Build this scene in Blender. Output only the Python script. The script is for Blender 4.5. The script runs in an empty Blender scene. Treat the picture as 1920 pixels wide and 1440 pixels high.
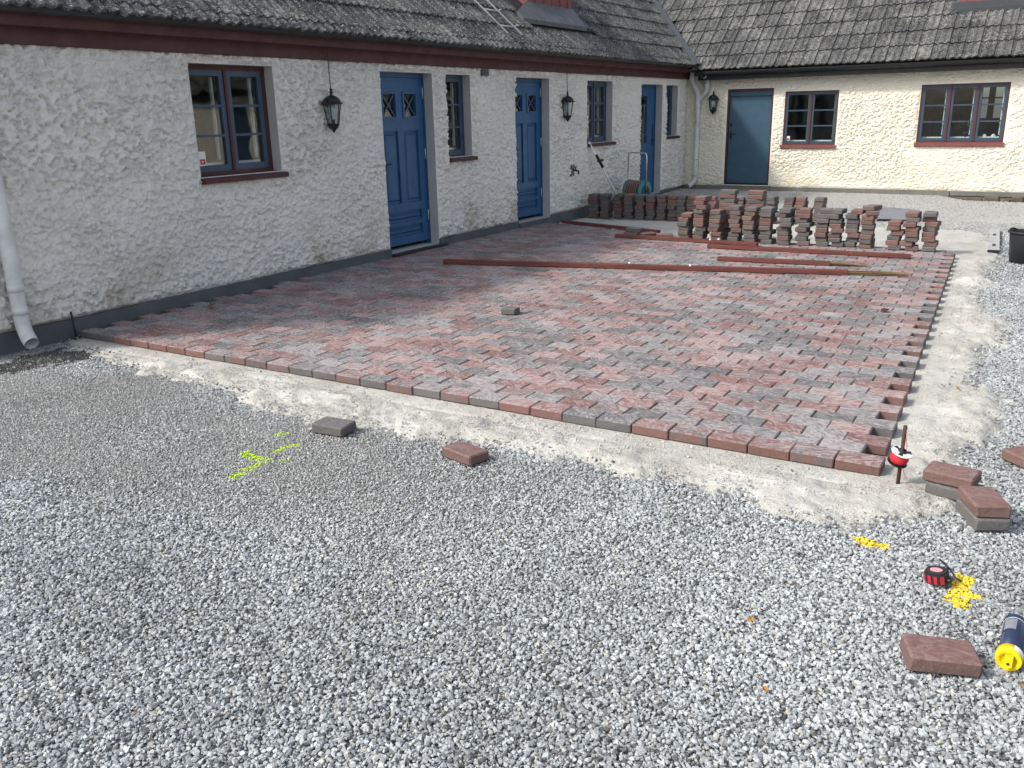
import bpy, bmesh, math, random
import numpy as np
from mathutils import Vector, Matrix, Euler

random.seed(7)
rng = np.random.default_rng(7)
scene = bpy.context.scene
COL = scene.collection
R = math.radians
pi = math.pi

# ------------------------------------------------------------------ camera, sky, sun, exposure
AW = 0.0126916
CAM = Vector((6.7381, -4.0349, 1.61305))
YAW, PITCH, ROLL = -0.5583657, 0.3000213, -0.022593
FOCAL = 1644.26
cam_data = bpy.data.cameras.new('camera')
cam_data.sensor_width = 36.0
cam_data.lens = FOCAL / 1920 * 36.0
cam_data.clip_start = 0.05
cam_data.clip_end = 500
cam = bpy.data.objects.new('camera', cam_data)
COL.objects.link(cam)
fw = Vector((math.sin(YAW) * math.cos(PITCH), math.cos(YAW) * math.cos(PITCH), -math.sin(PITCH)))
rt = Vector((math.cos(YAW), -math.sin(YAW), 0))
up = rt.cross(fw)
rt2 = math.cos(ROLL) * rt + math.sin(ROLL) * up
up2 = -math.sin(ROLL) * rt + math.cos(ROLL) * up
cm = Matrix((rt2, up2, -fw)).transposed().to_4x4()
cm.translation = CAM
cam.matrix_world = cm
scene.camera = cam

SUN_DIR = Vector((0.757, 0.90, -1.0)).normalized()      # the way the light travels
SUN_EL = math.asin(-SUN_DIR.z)
SUN_AZ = math.atan2(-SUN_DIR.x, -SUN_DIR.y)              # compass angle of the sun from +Y towards +X
world = bpy.data.worlds.new('World')
scene.world = world
world.use_nodes = True
wn = world.node_tree
wn.nodes.clear()
sky = wn.nodes.new('ShaderNodeTexSky')
sky.sky_type = 'NISHITA'
sky.sun_disc = False
sky.sun_elevation = SUN_EL
sky.sun_rotation = SUN_AZ
sky.altitude = 50
sky.air_density = 1.0
sky.dust_density = 3.0
sky.ozone_density = 1.0
hsv = wn.nodes.new('ShaderNodeHueSaturation')
hsv.inputs['Saturation'].default_value = 0.52             # thin high cloud over blue
bgn = wn.nodes.new('ShaderNodeBackground')
bgn.inputs['Strength'].default_value = 0.15
wo = wn.nodes.new('ShaderNodeOutputWorld')
wn.links.new(sky.outputs[0], hsv.inputs['Color'])
wn.links.new(hsv.outputs[0], bgn.inputs['Color'])
wn.links.new(bgn.outputs[0], wo.inputs['Surface'])

sun_data = bpy.data.lights.new('sun', 'SUN')
sun_data.energy = 2.0
sun_data.angle = R(5)
sun_data.color = (1.0, 0.95, 0.87)
sun = bpy.data.objects.new('sun', sun_data)
COL.objects.link(sun)
sun.rotation_euler = SUN_DIR.to_track_quat('-Z', 'Y').to_euler()

vs = scene.view_settings
vs.view_transform = 'Standard'
vs.look = 'None'
vs.exposure = 0.80
vs.gamma = 1.0
vs.use_curve_mapping = False
scene.cycles.max_bounces = 6
scene.cycles.use_denoising = True

# ------------------------------------------------------------------ helpers
CA, SA = math.cos(AW), math.sin(AW)
def LW(X, Y):
    """paving axes -> scene axes (the walls run along x and y here)"""
    X = X + 0.104976
    return X * CA - Y * SA, X * SA + Y * CA

def tag(o, label=None, cat=None, group=None, kind=None):
    if label: o['label'] = label
    if cat: o['category'] = cat
    if group: o['group'] = group
    if kind: o['kind'] = kind
    return o

def empty(name, loc=(0, 0, 0), rz=0, parent=None):
    o = bpy.data.objects.new(name, None)
    o.empty_display_size = 0.1
    o.location = loc
    o.rotation_euler = (0, 0, rz)
    COL.objects.link(o)
    if parent: o.parent = parent
    return o

class MB:
    def __init__(s): s.v = []; s.f = []
    def add(s, vs_, fs):
        n = len(s.v); s.v += [tuple(p) for p in vs_]; s.f += [tuple(i + n for i in f) for f in fs]; return s
    def box(s, x0, x1, y0, y1, z0, z1, M=None, ch=0.0):
        x0, x1 = sorted((x0, x1)); y0, y1 = sorted((y0, y1)); z0, z1 = sorted((z0, z1))
        if ch > 0:
            return s.chbox(x0, x1, y0, y1, z0, z1, ch, M)
        P = [Vector((x, y, z)) for z in (z0, z1) for y in (y0, y1) for x in (x0, x1)]
        if M is not None: P = [M @ p for p in P]
        return s.add(P, [(0, 2, 3, 1), (4, 5, 7, 6), (0, 1, 5, 4), (2, 6, 7, 3), (0, 4, 6, 2), (1, 3, 7, 5)])
    def chbox(s, x0, x1, y0, y1, z0, z1, c, M=None, jit=0.0, r=None):
        vs_, fs = chamfer_box(x0, x1, y0, y1, z0, z1, c, jit, r)
        if M is not None: vs_ = [M @ Vector(p) for p in vs_]
        return s.add(vs_, fs)
    def tube(s, path, r, n=10, cap=True, rs=None):
        path = [Vector(p) for p in path]; k0 = len(s.v); m = len(path)
        prev = None
        for i, p in enumerate(path):
            if i == 0: d = path[1] - p
            elif i == m - 1: d = p - path[i - 1]
            else: d = (path[i + 1] - p).normalized() + (p - path[i - 1]).normalized()
            d.normalize()
            if prev is None:
                a = Vector((0, 0, 1)) if abs(d.z) < 0.9 else Vector((1, 0, 0))
                u = d.cross(a).normalized()
            else:
                u = (prev - d * prev.dot(d)).normalized()
            prev = u; w = d.cross(u)
            rr = rs[i] if rs else r
            for k in range(n):
                t = 2 * pi * k / n
                s.v.append(tuple(p + (u * math.cos(t) + w * math.sin(t)) * rr))
        for i in range(m - 1):
            for k in range(n):
                a = k0 + i * n + k; b = k0 + i * n + (k + 1) % n
                s.f.append((a, b, b + n, a + n))
        if cap:
            s.f.append(tuple(k0 + k for k in reversed(range(n))))
            s.f.append(tuple(k0 + (m - 1) * n + k for k in range(n)))
        return s
    def lathe(s, prof, n=16, M=None, closed=True):
        k0 = len(s.v)
        for r, z in prof:
            for k in range(n):
                t = 2 * pi * k / n
                p = Vector((r * math.cos(t), r * math.sin(t), z))
                if M is not None: p = M @ p
                s.v.append(tuple(p))
        for i in range(len(prof) - 1):
            for k in range(n):
                a = k0 + i * n + k; b = k0 + i * n + (k + 1) % n
                s.f.append((a, b, b + n, a + n))
        if closed:
            s.f.append(tuple(k0 + k for k in reversed(range(n))))
            s.f.append(tuple(k0 + (len(prof) - 1) * n + k for k in range(n)))
        return s
    def prism(s, poly, h0, h1, M=None):
        n = len(poly)
        P = [Vector((x, y, h)) for h in (h0, h1) for x, y in poly]
        if M is not None: P = [M @ p for p in P]
        return s.add(P, [tuple(reversed(range(n))), tuple(range(n, 2 * n))] + [(i, (i + 1) % n, (i + 1) % n + n, i + n) for i in range(n)])
    def mesh(s, name, smooth=False):
        me = bpy.data.meshes.new(name)
        me.from_pydata(s.v, [], s.f)
        me.validate()
        if smooth: me.polygons.foreach_set('use_smooth', [True] * len(me.polygons))
        me.update()
        return me
    def build(s, name, mat, parent=None, smooth=False, loc=None, rot=None):
        me = s.mesh(name, smooth)
        return link(name, me, mat, parent, loc, rot)

def link(name, me, mat=None, parent=None, loc=None, rot=None):
    if mat is not None and not me.materials: me.materials.append(mat)
    o = bpy.data.objects.new(name, me)
    COL.objects.link(o)
    if parent: o.parent = parent
    if loc is not None: o.location = loc
    if rot is not None: o.rotation_euler = rot
    return o

def chamfer_box(x0, x1, y0, y1, z0, z1, c, jit=0.0, r=None):
    X = (x0, x1); Y = (y0, y1); Z = (z0, z1)
    vs_ = []; idx = {}
    for i in (0, 1):
        for j in (0, 1):
            for k in (0, 1):
                cx, cy, cz = X[i], Y[j], Z[k]
                sx, sy, sz = (c, -c)[i], (c, -c)[j], (c, -c)[k]
                jx, jy, jz = ((r.uniform(-jit, jit) for _ in range(3)) if jit else (0, 0, 0))
                for ax, p in enumerate(((cx, cy + sy, cz + sz), (cx + sx, cy, cz + sz), (cx + sx, cy + sy, cz))):
                    idx[i, j, k, ax] = len(vs_)
                    vs_.append((p[0] + jx, p[1] + jy, p[2] + jz * .6))
    fs = []
    I = idx
    for i in (0, 1): fs.append([I[i, 0, 0, 0], I[i, 1, 0, 0], I[i, 1, 1, 0], I[i, 0, 1, 0]])
    for j in (0, 1): fs.append([I[0, j, 0, 1], I[1, j, 0, 1], I[1, j, 1, 1], I[0, j, 1, 1]])
    for k in (0, 1): fs.append([I[0, 0, k, 2], I[1, 0, k, 2], I[1, 1, k, 2], I[0, 1, k, 2]])
    for j in (0, 1):
        for k in (0, 1): fs.append([I[0, j, k, 1], I[1, j, k, 1], I[1, j, k, 2], I[0, j, k, 2]])
    for i in (0, 1):
        for k in (0, 1): fs.append([I[i, 0, k, 0], I[i, 1, k, 0], I[i, 1, k, 2], I[i, 0, k, 2]])
    for i in (0, 1):
        for j in (0, 1): fs.append([I[i, j, 0, 0], I[i, j, 1, 0], I[i, j, 1, 1], I[i, j, 0, 1]])
    for i in (0, 1):
        for j in (0, 1):
            for k in (0, 1): fs.append([I[i, j, k, 0], I[i, j, k, 1], I[i, j, k, 2]])
    cen = Vector(((x0 + x1) / 2, (y0 + y1) / 2, (z0 + z1) / 2))
    out = []
    for f in fs:
        a, b, d = (Vector(vs_[f[q]]) for q in (0, 1, 2))
        nrm = (b - a).cross(d - a)
        m = sum((Vector(vs_[q]) for q in f), Vector()) / len(f)
        out.append(tuple(f) if nrm.dot(m - cen) > 0 else tuple(reversed(f)))
    return vs_, out

# vectorised noise --------------------------------------------------
def _h(ix, iy, seed):
    h = (ix.astype(np.int64) * 374761393 + iy.astype(np.int64) * 668265263 + seed * 1442695041) & 0xFFFFFFFF
    h = ((h ^ (h >> 13)) * 1274126177) & 0xFFFFFFFF
    return ((h ^ (h >> 16)) & 0xFFFFFF) / float(0xFFFFFF)
def vnoise(x, y, seed=0):
    ix = np.floor(x); iy = np.floor(y); fx = x - ix; fy = y - iy
    fx = fx * fx * fx * (fx * (fx * 6 - 15) + 10); fy = fy * fy * fy * (fy * (fy * 6 - 15) + 10)
    a = _h(ix, iy, seed); b = _h(ix + 1, iy, seed); c = _h(ix, iy + 1, seed); d = _h(ix + 1, iy + 1, seed)
    return (a * (1 - fx) + b * fx) * (1 - fy) + (c * (1 - fx) + d * fx) * fy
def fbm(x, y, oct=4, seed=0, gain=0.5):
    t = 0; a = 1; n = 0
    for o in range(oct):
        t = t + a * vnoise(x * 2 ** o + 17.3 * o, y * 2 ** o - 9.1 * o, seed + o); n += a; a *= gain
    return t / n
def worley(x, y, seed=0):
    ix = np.floor(x); iy = np.floor(y); f1 = np.full(x.shape, 9.0); f2 = np.full(x.shape, 9.0)
    for dx in (-1, 0, 1):
        for dy in (-1, 0, 1):
            cx = ix + dx; cy = iy + dy
            d = np.hypot(cx + _h(cx, cy, seed) - x, cy + _h(cx, cy, seed + 5) - y)
            f2 = np.where(d < f1, f1, np.minimum(f2, d)); f1 = np.minimum(f1, d)
    return f1, f2
def sstep(a, b, x):
    t = np.clip((x - a) / (b - a), 0, 1); return t * t * (3 - 2 * t)
def poly_sd(x, y, poly):
    """signed distance, positive inside"""
    n = len(poly); d = np.full(x.shape, 1e9); ins = np.zeros(x.shape, bool)
    for i in range(n):
        ax, ay = poly[i]; bx, by = poly[(i + 1) % n]
        ex, ey = bx - ax, by - ay
        t = np.clip(((x - ax) * ex + (y - ay) * ey) / (ex * ex + ey * ey + 1e-12), 0, 1)
        d = np.minimum(d, np.hypot(x - ax - t * ex, y - ay - t * ey))
        c = (ay > y) != (by > y)
        if by != ay:
            ins ^= c & (x < (bx - ax) * (y - ay) / (by - ay) + ax)
    return np.where(ins, d, -d)
def grid_mesh(name, P, keep=None, smooth=True):
    """P: (n, m, 3) array of points -> mesh object data"""
    n, m = P.shape[:2]
    idx = np.arange(n * m).reshape(n, m)
    q = np.stack([idx[:-1, :-1], idx[1:, :-1], idx[1:, 1:], idx[:-1, 1:]], -1).reshape(-1, 4)
    if keep is not None: q = q[keep.reshape(-1)]
    used = np.unique(q); remap = np.full(n * m, -1); remap[used] = np.arange(len(used))
    V = P.reshape(-1, 3)[used]; q = remap[q]
    me = bpy.data.meshes.new(name)
    me.vertices.add(len(V)); me.vertices.foreach_set('co', V.astype(np.float32).ravel())
    me.loops.add(q.size); me.loops.foreach_set('vertex_index', q.astype(np.int32).ravel())
    me.polygons.add(len(q)); me.polygons.foreach_set('loop_start', np.arange(0, q.size, 4, dtype=np.int32))
    me.update(calc_edges=True)
    if smooth: me.polygons.foreach_set('use_smooth', np.ones(len(q), bool))
    return me

# ------------------------------------------------------------------ materials
class NT:
    def __init__(s, name):
        s.m = bpy.data.materials.new(name); s.m.use_nodes = True
        s.t = s.m.node_tree; s.t.nodes.clear()
        s.out = s.n('ShaderNodeOutputMaterial'); s.b = s.n('ShaderNodeBsdfPrincipled')
        s.l(s.b.outputs[0], s.out.inputs['Surface'])
    def n(s, t, **k):
        o = s.t.nodes.new(t)
        for a, b in k.items(): setattr(o, a, b)
        return o
    def l(s, a, b): s.t.links.new(a, b)
    def put(s, inp, v):
        if hasattr(v, 'is_linked') or isinstance(v, bpy.types.NodeSocket): s.l(v, inp)
        else:
            if isinstance(v, (tuple, list)) and len(v) == 3 and inp.type == 'RGBA': v = (*v, 1)
            inp.default_value = v
    def math(s, op, a, b=0.5, c=None, clamp=False):
        o = s.n('ShaderNodeMath', operation=op, use_clamp=clamp)
        s.put(o.inputs[0], a); s.put(o.inputs[1], b)
        if c is not None: s.put(o.inputs[2], c)
        return o.outputs[0]
    def vmath(s, op, a, b=(0, 0, 0)):
        o = s.n('ShaderNodeVectorMath', operation=op); s.put(o.inputs[0], a); s.put(o.inputs[1], b); return o.outputs[0]
    def pos(s): return s.n('ShaderNodeNewGeometry').outputs['Position']
    def obj(s): return s.n('ShaderNodeTexCoord').outputs['Object']
    def noise(s, vec, scale, detail=4, rough=0.55, dist=0.0):
        o = s.n('ShaderNodeTexNoise'); s.put(o.inputs['Vector'], vec)
        o.inputs['Scale'].default_value = scale; o.inputs['Detail'].default_value = detail
        o.inputs['Roughness'].default_value = rough; o.inputs['Distortion'].default_value = dist
        return o.outputs['Fac']
    def voro(s, vec, scale, feature='F1', out='Distance'):
        o = s.n('ShaderNodeTexVoronoi', feature=feature); s.put(o.inputs['Vector'], vec)
        o.inputs['Scale'].default_value = scale
        return o.outputs[out]
    def ramp(s, fac, stops, interp='LINEAR'):
        o = s.n('ShaderNodeValToRGB'); s.put(o.inputs[0], fac); cr = o.color_ramp; cr.interpolation = interp
        while len(cr.elements) < len(stops): cr.elements.new(0.5)
        for e, (p, c) in zip(cr.elements, stops):
            e.position = p; e.color = (c, c, c, 1) if not isinstance(c, (tuple, list)) else (*c, 1)
        return o.outputs[0]
    def mix(s, fac, a, b, blend='MIX'):
        o = s.n('ShaderNodeMix', data_type='RGBA', blend_type=blend)
        s.put(o.inputs[0], fac); s.put(o.inputs[6], a); s.put(o.inputs[7], b); return o.outputs[2]
    def bump(s, h, strength=0.5, dist=0.01, nrm=None):
        o = s.n('ShaderNodeBump'); o.inputs['Strength'].default_value = strength; o.inputs['Distance'].default_value = dist
        s.put(o.inputs['Height'], h)
        if nrm is not None: s.l(nrm, o.inputs['Normal'])
        return o.outputs[0]
    def fin(s, color, rough=0.8, normal=None, metal=0.0, spec=None):
        s.put(s.b.inputs['Base Color'], color); s.put(s.b.inputs['Roughness'], rough); s.put(s.b.inputs['Metallic'], metal)
        if spec is not None: s.b.inputs['Specular IOR Level'].default_value = spec
        if normal is not None: s.l(normal, s.b.inputs['Normal'])
        return s.m

def mat_stucco(name, base, tone2, stain, far=False):
    t = NT(name); p = t.pos()
    big = t.noise(p, 1.1, 4, 0.6)
    c = t.mix(t.ramp(big, [(0.35, 0.0), (0.7, 1.0)]), base, tone2)
    sp = t.noise(p, 38, 3, 0.7)
    c = t.mix(t.ramp(sp, [(0.60, 0.0), (0.74, 0.55)]), c, stain)
    # rain splash and rust-ochre staining near the ground, in loose patches
    z = t.n('ShaderNodeSeparateXYZ'); t.l(p, z.inputs[0])
    low = t.math('MULTIPLY', t.ramp(z.outputs[2], [(0.08, 1.0), (0.75, 0.0)]), t.ramp(t.noise(p, 1.7, 3, 0.6), [(0.5, 0.0), (0.7, 0.75)]))
    c = t.mix(low, c, (0.42, 0.37, 0.27) if not far else (0.62, 0.50, 0.30))
    b1 = t.noise(p, 60, 5, 0.65)
    b2 = t.voro(t.vmath('ADD', p, (0.3, 0.1, 0.7)), 34)
    nrm = t.bump(b1, 0.75, 0.014)
    nrm = t.bump(b2, 0.4, 0.014, nrm)
    return t.fin(c, 0.92, nrm, spec=0.15)

def mat_paint(name, col, rough=0.5, wear=0.25, dark=None, sc=6.0, bump=0.12):
    t = NT(name); p = t.pos()
    n1 = t.noise(p, sc, 5, 0.65)
    d = dark or tuple(x * 0.72 for x in col)
    c = t.mix(t.ramp(n1, [(0.35, 0.0), (0.75, 1.0)]), col, d)
    n2 = t.noise(p, 70, 3, 0.6)
    c = t.mix(t.ramp(n2, [(0.62, 0.0), (0.8, wear)]), c, tuple(min(1, x * 1.5 + 0.03) for x in col))
    rg = t.ramp(n1, [(0.3, rough * 0.85), (0.8, min(1, rough * 1.3))])
    return t.fin(c, rg, t.bump(t.noise(p, 160, 2, 0.5), bump, 0.002), spec=0.35)

def mat_paver(name, mode, dust=0.55, body=0.0):
    t = NT(name); p = t.pos()
    if mode == 'object': src = t.n('ShaderNodeObjectInfo').outputs['Color']
    else: src = t.n('ShaderNodeAttribute', attribute_name='pcol').outputs['Color']
    sep = t.n('ShaderNodeSeparateColor'); t.l(src, sep.inputs[0])
    red, light, seed = sep.outputs
    off = t.n('ShaderNodeCombineXYZ')
    t.l(t.math('MULTIPLY', seed, 61.0), off.inputs[0]); t.l(t.math('MULTIPLY', seed, 37.0), off.inputs[1])
    v = t.vmath('ADD', p, off.outputs[0])
    blot = t.noise(v, 12, 4, 0.65, 0.9)
    f = t.math('ADD', red, t.math('MULTIPLY', t.math('SUBTRACT', blot, 0.5), 1.5))
    f = t.ramp(f, [(0.30, 0.0), (0.70, 1.0)])
    c = t.mix(f, (0.088, 0.091, 0.098), (0.165, 0.074, 0.066))
    fine = t.noise(v, 55, 4, 0.7)
    c = t.mix(t.ramp(fine, [(0.3, 0.0), (0.75, 0.6)]), c, t.mix(f, (0.150, 0.152, 0.155), (0.225, 0.120, 0.108)))
    c = t.mix(body, c, (0.125, 0.113, 0.102))
    c = t.mix(1.0, c, t.math('ADD', 0.80, t.math('MULTIPLY', light, 0.42)), 'MULTIPLY')
    # sand brushed over the tops, in streaks
    vr = t.n('ShaderNodeVectorRotate', rotation_type='Z_AXIS'); t.l(p, vr.inputs['Vector']); t.l(t.math('MULTIPLY', t.math('SUBTRACT', seed, 0.5), 1.7), vr.inputs['Angle'])
    mp = t.n('ShaderNodeMapping'); t.l(t.vmath('ADD', vr.outputs[0], off.outputs[0]), mp.inputs['Vector']); mp.inputs['Scale'].default_value = (13, 34, 20)
    st = t.noise(mp.outputs[0], 1.0, 6, 0.70, 2.2)
    bigd = t.noise(p, 1.4, 4, 0.6)
    st = t.math('ADD', st, t.math('MULTIPLY', t.math('SUBTRACT', bigd, 0.5), 0.22))
    st = t.math('ADD', st, t.math('MULTIPLY', t.math('SUBTRACT', light, 0.5), 0.08))
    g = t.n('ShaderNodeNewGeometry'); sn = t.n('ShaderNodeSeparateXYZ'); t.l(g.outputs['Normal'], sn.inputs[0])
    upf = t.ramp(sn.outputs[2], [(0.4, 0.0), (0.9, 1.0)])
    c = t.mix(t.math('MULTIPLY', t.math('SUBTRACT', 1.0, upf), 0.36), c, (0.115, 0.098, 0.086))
    df = t.math('MULTIPLY', t.ramp(st, [(0.43, 0.06), (0.62, 1.0)]), t.math('MULTIPLY', upf, dust))
    c = t.mix(df, c, (0.45, 0.41, 0.405))
    speck = t.noise(p, 240, 2, 0.5)
    c = t.mix(t.ramp(speck, [(0.66, 0.0), (0.76, 0.5)]), c, (0.55, 0.5, 0.47))
    nrm = t.bump(t.noise(v, 30, 5, 0.7), 0.7, 0.009)
    nrm = t.bump(t.noise(v, 190, 3, 0.6), 0.35, 0.002, nrm)
    return t.fin(c, 0.88, nrm, spec=0.2)

def mat_tile():
    t = NT('weathered concrete tile'); p = t.pos()
    r = t.n('ShaderNodeObjectInfo').outputs['Random']
    n1 = t.noise(p, 5, 5, 0.7)
    c = t.mix(t.ramp(n1, [(0.35, 0.0), (0.7, 1.0)]), (0.036, 0.039, 0.044), (0.085, 0.085, 0.082))
    c = t.mix(1.0, c, t.math('ADD', 0.7, t.math('MULTIPLY', r, 0.55)), 'MULTIPLY')
    l1 = t.noise(p, 26, 5, 0.75, 0.5)
    l2 = t.noise(p, 2.6, 3, 0.6)
    lf = t.math('ADD', l1, t.math('MULTIPLY', t.math('SUBTRACT', l2, 0.5), 0.5))
    c = t.mix(t.ramp(lf, [(0.50, 0.0), (0.66, 0.75)]), c, (0.25, 0.247, 0.228))
    l3 = t.noise(t.vmath('ADD', p, (3, 5, 1)), 60, 4, 0.7)
    c = t.mix(t.ramp(l3, [(0.575, 0.0), (0.66, 0.85)]), c, (0.52, 0.52, 0.50))
    nrm = t.bump(lf, 0.6, 0.012)
    nrm = t.bump(l3, 0.5, 0.008, nrm)
    return t.fin(c, 0.95, nrm, spec=0.1)

def mat_glass():
    t = NT('window glass')
    t.t.nodes.remove(t.b)
    fr = t.n('ShaderNodeFresnel'); fr.inputs['IOR'].default_value = 1.52
    fac = t.math('MULTIPLY', t.math('MULTIPLY', fr.outputs[0], 1.6, clamp=True), t.math('SUBTRACT', 1.0, t.n('ShaderNodeNewGeometry').outputs['Backfacing']))
    a = t.n('ShaderNodeBsdfTransparent'); a.inputs[0].default_value = (0.86, 0.9, 0.9, 1)
    g = t.n('ShaderNodeBsdfGlossy'); g.inputs['Roughness'].default_value = 0.015
    nz = t.noise(t.pos(), 2.2, 2, 0.5)
    t.l(t.bump(nz, 0.12, 0.02), g.inputs['Normal'])
    m = t.n('ShaderNodeMixShader'); t.l(fac, m.inputs[0]); t.l(a.outputs[0], m.inputs[1]); t.l(g.outputs[0], m.inputs[2])
    t.l(m.outputs[0], t.out.inputs['Surface'])
    return t.m

def mat_gravel_stone():
    t = NT('crushed stone'); 
    a = t.n('ShaderNodeAttribute', attribute_name='scol', attribute_type='INSTANCER').outputs['Color']
    o = t.obj()
    n = t.noise(o, 1.6, 3, 0.6)
    c = t.mix(t.ramp(n, [(0.3, 0.0), (0.8, 0.35)]), a, (0.30, 0.30, 0.30))
    return t.fin(c, 0.8, t.bump(t.noise(o, 4, 3, 0.6), 0.3, 0.2), spec=0.25)

def mat_ground():
    t = NT('gravel ground'); p = t.pos()
    cell = t.voro(p, 62, 'F1', 'Color')
    sp = t.n('ShaderNodeSeparateColor'); t.l(cell, sp.inputs[0])
    c = t.ramp(sp.outputs[0], [(0.0, (0.10, 0.105, 0.11)), (0.35, (0.22, 0.225, 0.23)), (0.7, (0.34, 0.345, 0.345)), (1.0, (0.55, 0.55, 0.54))])
    d = t.voro(p, 62, 'DISTANCE_TO_EDGE')
    c = t.mix(t.ramp(d, [(0.0, 0.75), (0.10, 0.0)]), c, (0.10, 0.10, 0.10))
    big = t.noise(p, 0.55, 4, 0.6)
    c = t.mix(t.ramp(big, [(0.45, 0.0), (0.7, 0.5)]), c, (0.36, 0.345, 0.315))
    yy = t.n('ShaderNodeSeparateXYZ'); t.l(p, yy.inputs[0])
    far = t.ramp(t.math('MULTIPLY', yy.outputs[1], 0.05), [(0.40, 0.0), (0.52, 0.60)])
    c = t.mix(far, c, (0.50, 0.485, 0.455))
    spk = t.noise(p, 24, 4, 0.75)
    c = t.mix(t.ramp(spk, [(0.40, 0.35), (0.48, 0.0)]), c, (0.22, 0.22, 0.22))
    c = t.mix(t.ramp(spk, [(0.52, 0.0), (0.62, 0.4)]), c, (0.58, 0.57, 0.55))
    nrm = t.bump(t.voro(p, 62), 0.8, 0.012)
    nrm = t.bump(t.noise(p, 7, 4, 0.6), 0.4, 0.03, nrm)
    return t.fin(c, 0.95, nrm, spec=0.1)

def mat_sand():
    t = NT('bedding sand'); p = t.pos()
    n1 = t.noise(p, 2.3, 5, 0.65)
    c = t.mix(t.ramp(n1, [(0.38, 0.0), (0.62, 1.0)]), (0.43, 0.42, 0.38), (0.56, 0.553, 0.517))
    n2 = t.noise(p, 16, 5, 0.7)
    c = t.mix(t.ramp(n2, [(0.56, 0.0), (0.72, 0.7)]), c, (0.31, 0.29, 0.24))
    g = t.noise(p, 320, 2, 0.5)
    c = t.mix(t.ramp(g, [(0.4, 0.0), (0.72, 0.45)]), c, (0.30, 0.285, 0.25))
    nrm = t.bump(n2, 0.6, 0.02)
    nrm = t.bump(t.noise(p, 55, 5, 0.7), 0.85, 0.014, nrm)
    nrm = t.bump(g, 0.3, 0.002, nrm)
    return t.fin(c, 0.97, nrm, spec=0.08)

def mat_wood():
    t = NT('splintered wood'); o = t.obj()
    mp = t.n('ShaderNodeMapping'); t.l(o, mp.inputs['Vector']); mp.inputs['Scale'].default_value = (3, 60, 60)
    n = t.noise(mp.outputs[0], 1.0, 4, 0.65)
    c = t.ramp(n, [(0.35, (0.07, 0.04, 0.022)), (0.55, (0.20, 0.125, 0.06)), (0.75, (0.42, 0.29, 0.14))])
    return t.fin(c, 0.8, t.bump(n, 0.5, 0.004))

def mat_plank():
    t = NT('red painted plank'); o = t.obj()
    mp = t.n('ShaderNodeMapping'); t.l(o, mp.inputs['Vector']); mp.inputs['Scale'].default_value = (2.5, 30, 30)
    n = t.noise(mp.outputs[0], 1.0, 5, 0.7)
    c = t.ramp(n, [(0.3, (0.055, 0.017, 0.013)), (0.55, (0.125, 0.032, 0.024)), (0.78, (0.18, 0.058, 0.044))])
    w = t.noise(o, 22, 3, 0.7)
    c = t.mix(t.ramp(w, [(0.66, 0.0), (0.74, 0.7)]), c, (0.33, 0.24, 0.17))
    return t.fin(c, 0.75, t.bump(n, 0.35, 0.004))

M = {}
M['stucco_l'] = mat_stucco('off-white roughcast', (0.76, 0.745, 0.70), (0.68, 0.67, 0.635), (0.50, 0.485, 0.44))  # off-white base colour, less yellow than the far wall
M['stucco_f'] = mat_stucco('cream roughcast', (0.78, 0.745, 0.645), (0.76, 0.715, 0.59), (0.64, 0.605, 0.51), True)
M['reveal'] = mat_paint('smooth grey plaster', (0.46, 0.46, 0.455), 0.85, 0.2, (0.38, 0.38, 0.37), 3)
M['plinth'] = mat_paint('grey plinth', (0.105, 0.115, 0.125), 0.85, 0.25, (0.07, 0.078, 0.085), 3)
M['plinth_f'] = mat_paint('weathered plinth', (0.17, 0.165, 0.15), 0.9, 0.35, (0.10, 0.10, 0.09), 4)
M['maroon'] = mat_paint('oxblood paint', (0.080, 0.027, 0.029), 0.55, 0.12)
M['maroon_l'] = mat_paint('faded oxblood paint', (0.21, 0.062, 0.058), 0.6, 0.3)
M['blue'] = mat_paint('blue door paint', (0.030, 0.100, 0.225), 0.42, 0.06, (0.024, 0.082, 0.19))
M['bluegrey'] = mat_paint('slate blue paint', (0.052, 0.085, 0.135), 0.45, 0.1)
M['teal_door'] = mat_paint('petrol blue door paint', (0.042, 0.092, 0.142), 0.45, 0.05)
M['slate'] = mat_paint('dark slate paint', (0.040, 0.062, 0.090), 0.5, 0.1)
M['gutter'] = mat_paint('dark grey steel', (0.040, 0.046, 0.052), 0.45, 0.12)
M['black'] = mat_paint('black metal', (0.016, 0.018, 0.020), 0.4, 0.1)
M['blackmatte'] = mat_paint('black plastic', (0.022, 0.024, 0.027), 0.55, 0.15)
M['valley'] = mat_paint('grey flashing', (0.10, 0.105, 0.115), 0.5, 0.15)
M['pipe'] = mat_paint('white downpipe', (0.66, 0.67, 0.68), 0.45, 0.1, (0.43, 0.43, 0.42), 5)
M['tile'] = mat_tile()
M['deck'] = mat_paint('roof boards', (0.03, 0.03, 0.03), 0.9)
M['glass'] = mat_glass()
M['inside'] = mat_paint('indoor plaster', (0.30, 0.30, 0.28), 0.9)
M['inside_dark'] = mat_paint('darkened indoor plaster', (0.16, 0.155, 0.135), 0.9)  # gloom of the far rooms put into the plaster colour
M['white'] = mat_paint('white paint', (0.78, 0.78, 0.76), 0.5, 0.0, (0.7, 0.7, 0.68))
M['curtain'] = mat_paint('white curtain', (0.74, 0.73, 0.70), 0.9, 0.0)
M['paver'] = mat_paver('laid paver', 'object', 0.76)
M['paver_rest'] = mat_paver('laid paver field', 'attr', 0.76)
M['paver_loose'] = mat_paver('loose paver', 'object', 0.24, 0.16)
M['stone'] = mat_gravel_stone()
M['ground'] = mat_ground()
M['sand'] = mat_sand()
M['wood'] = mat_wood()
M['plank'] = mat_plank()
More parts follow.
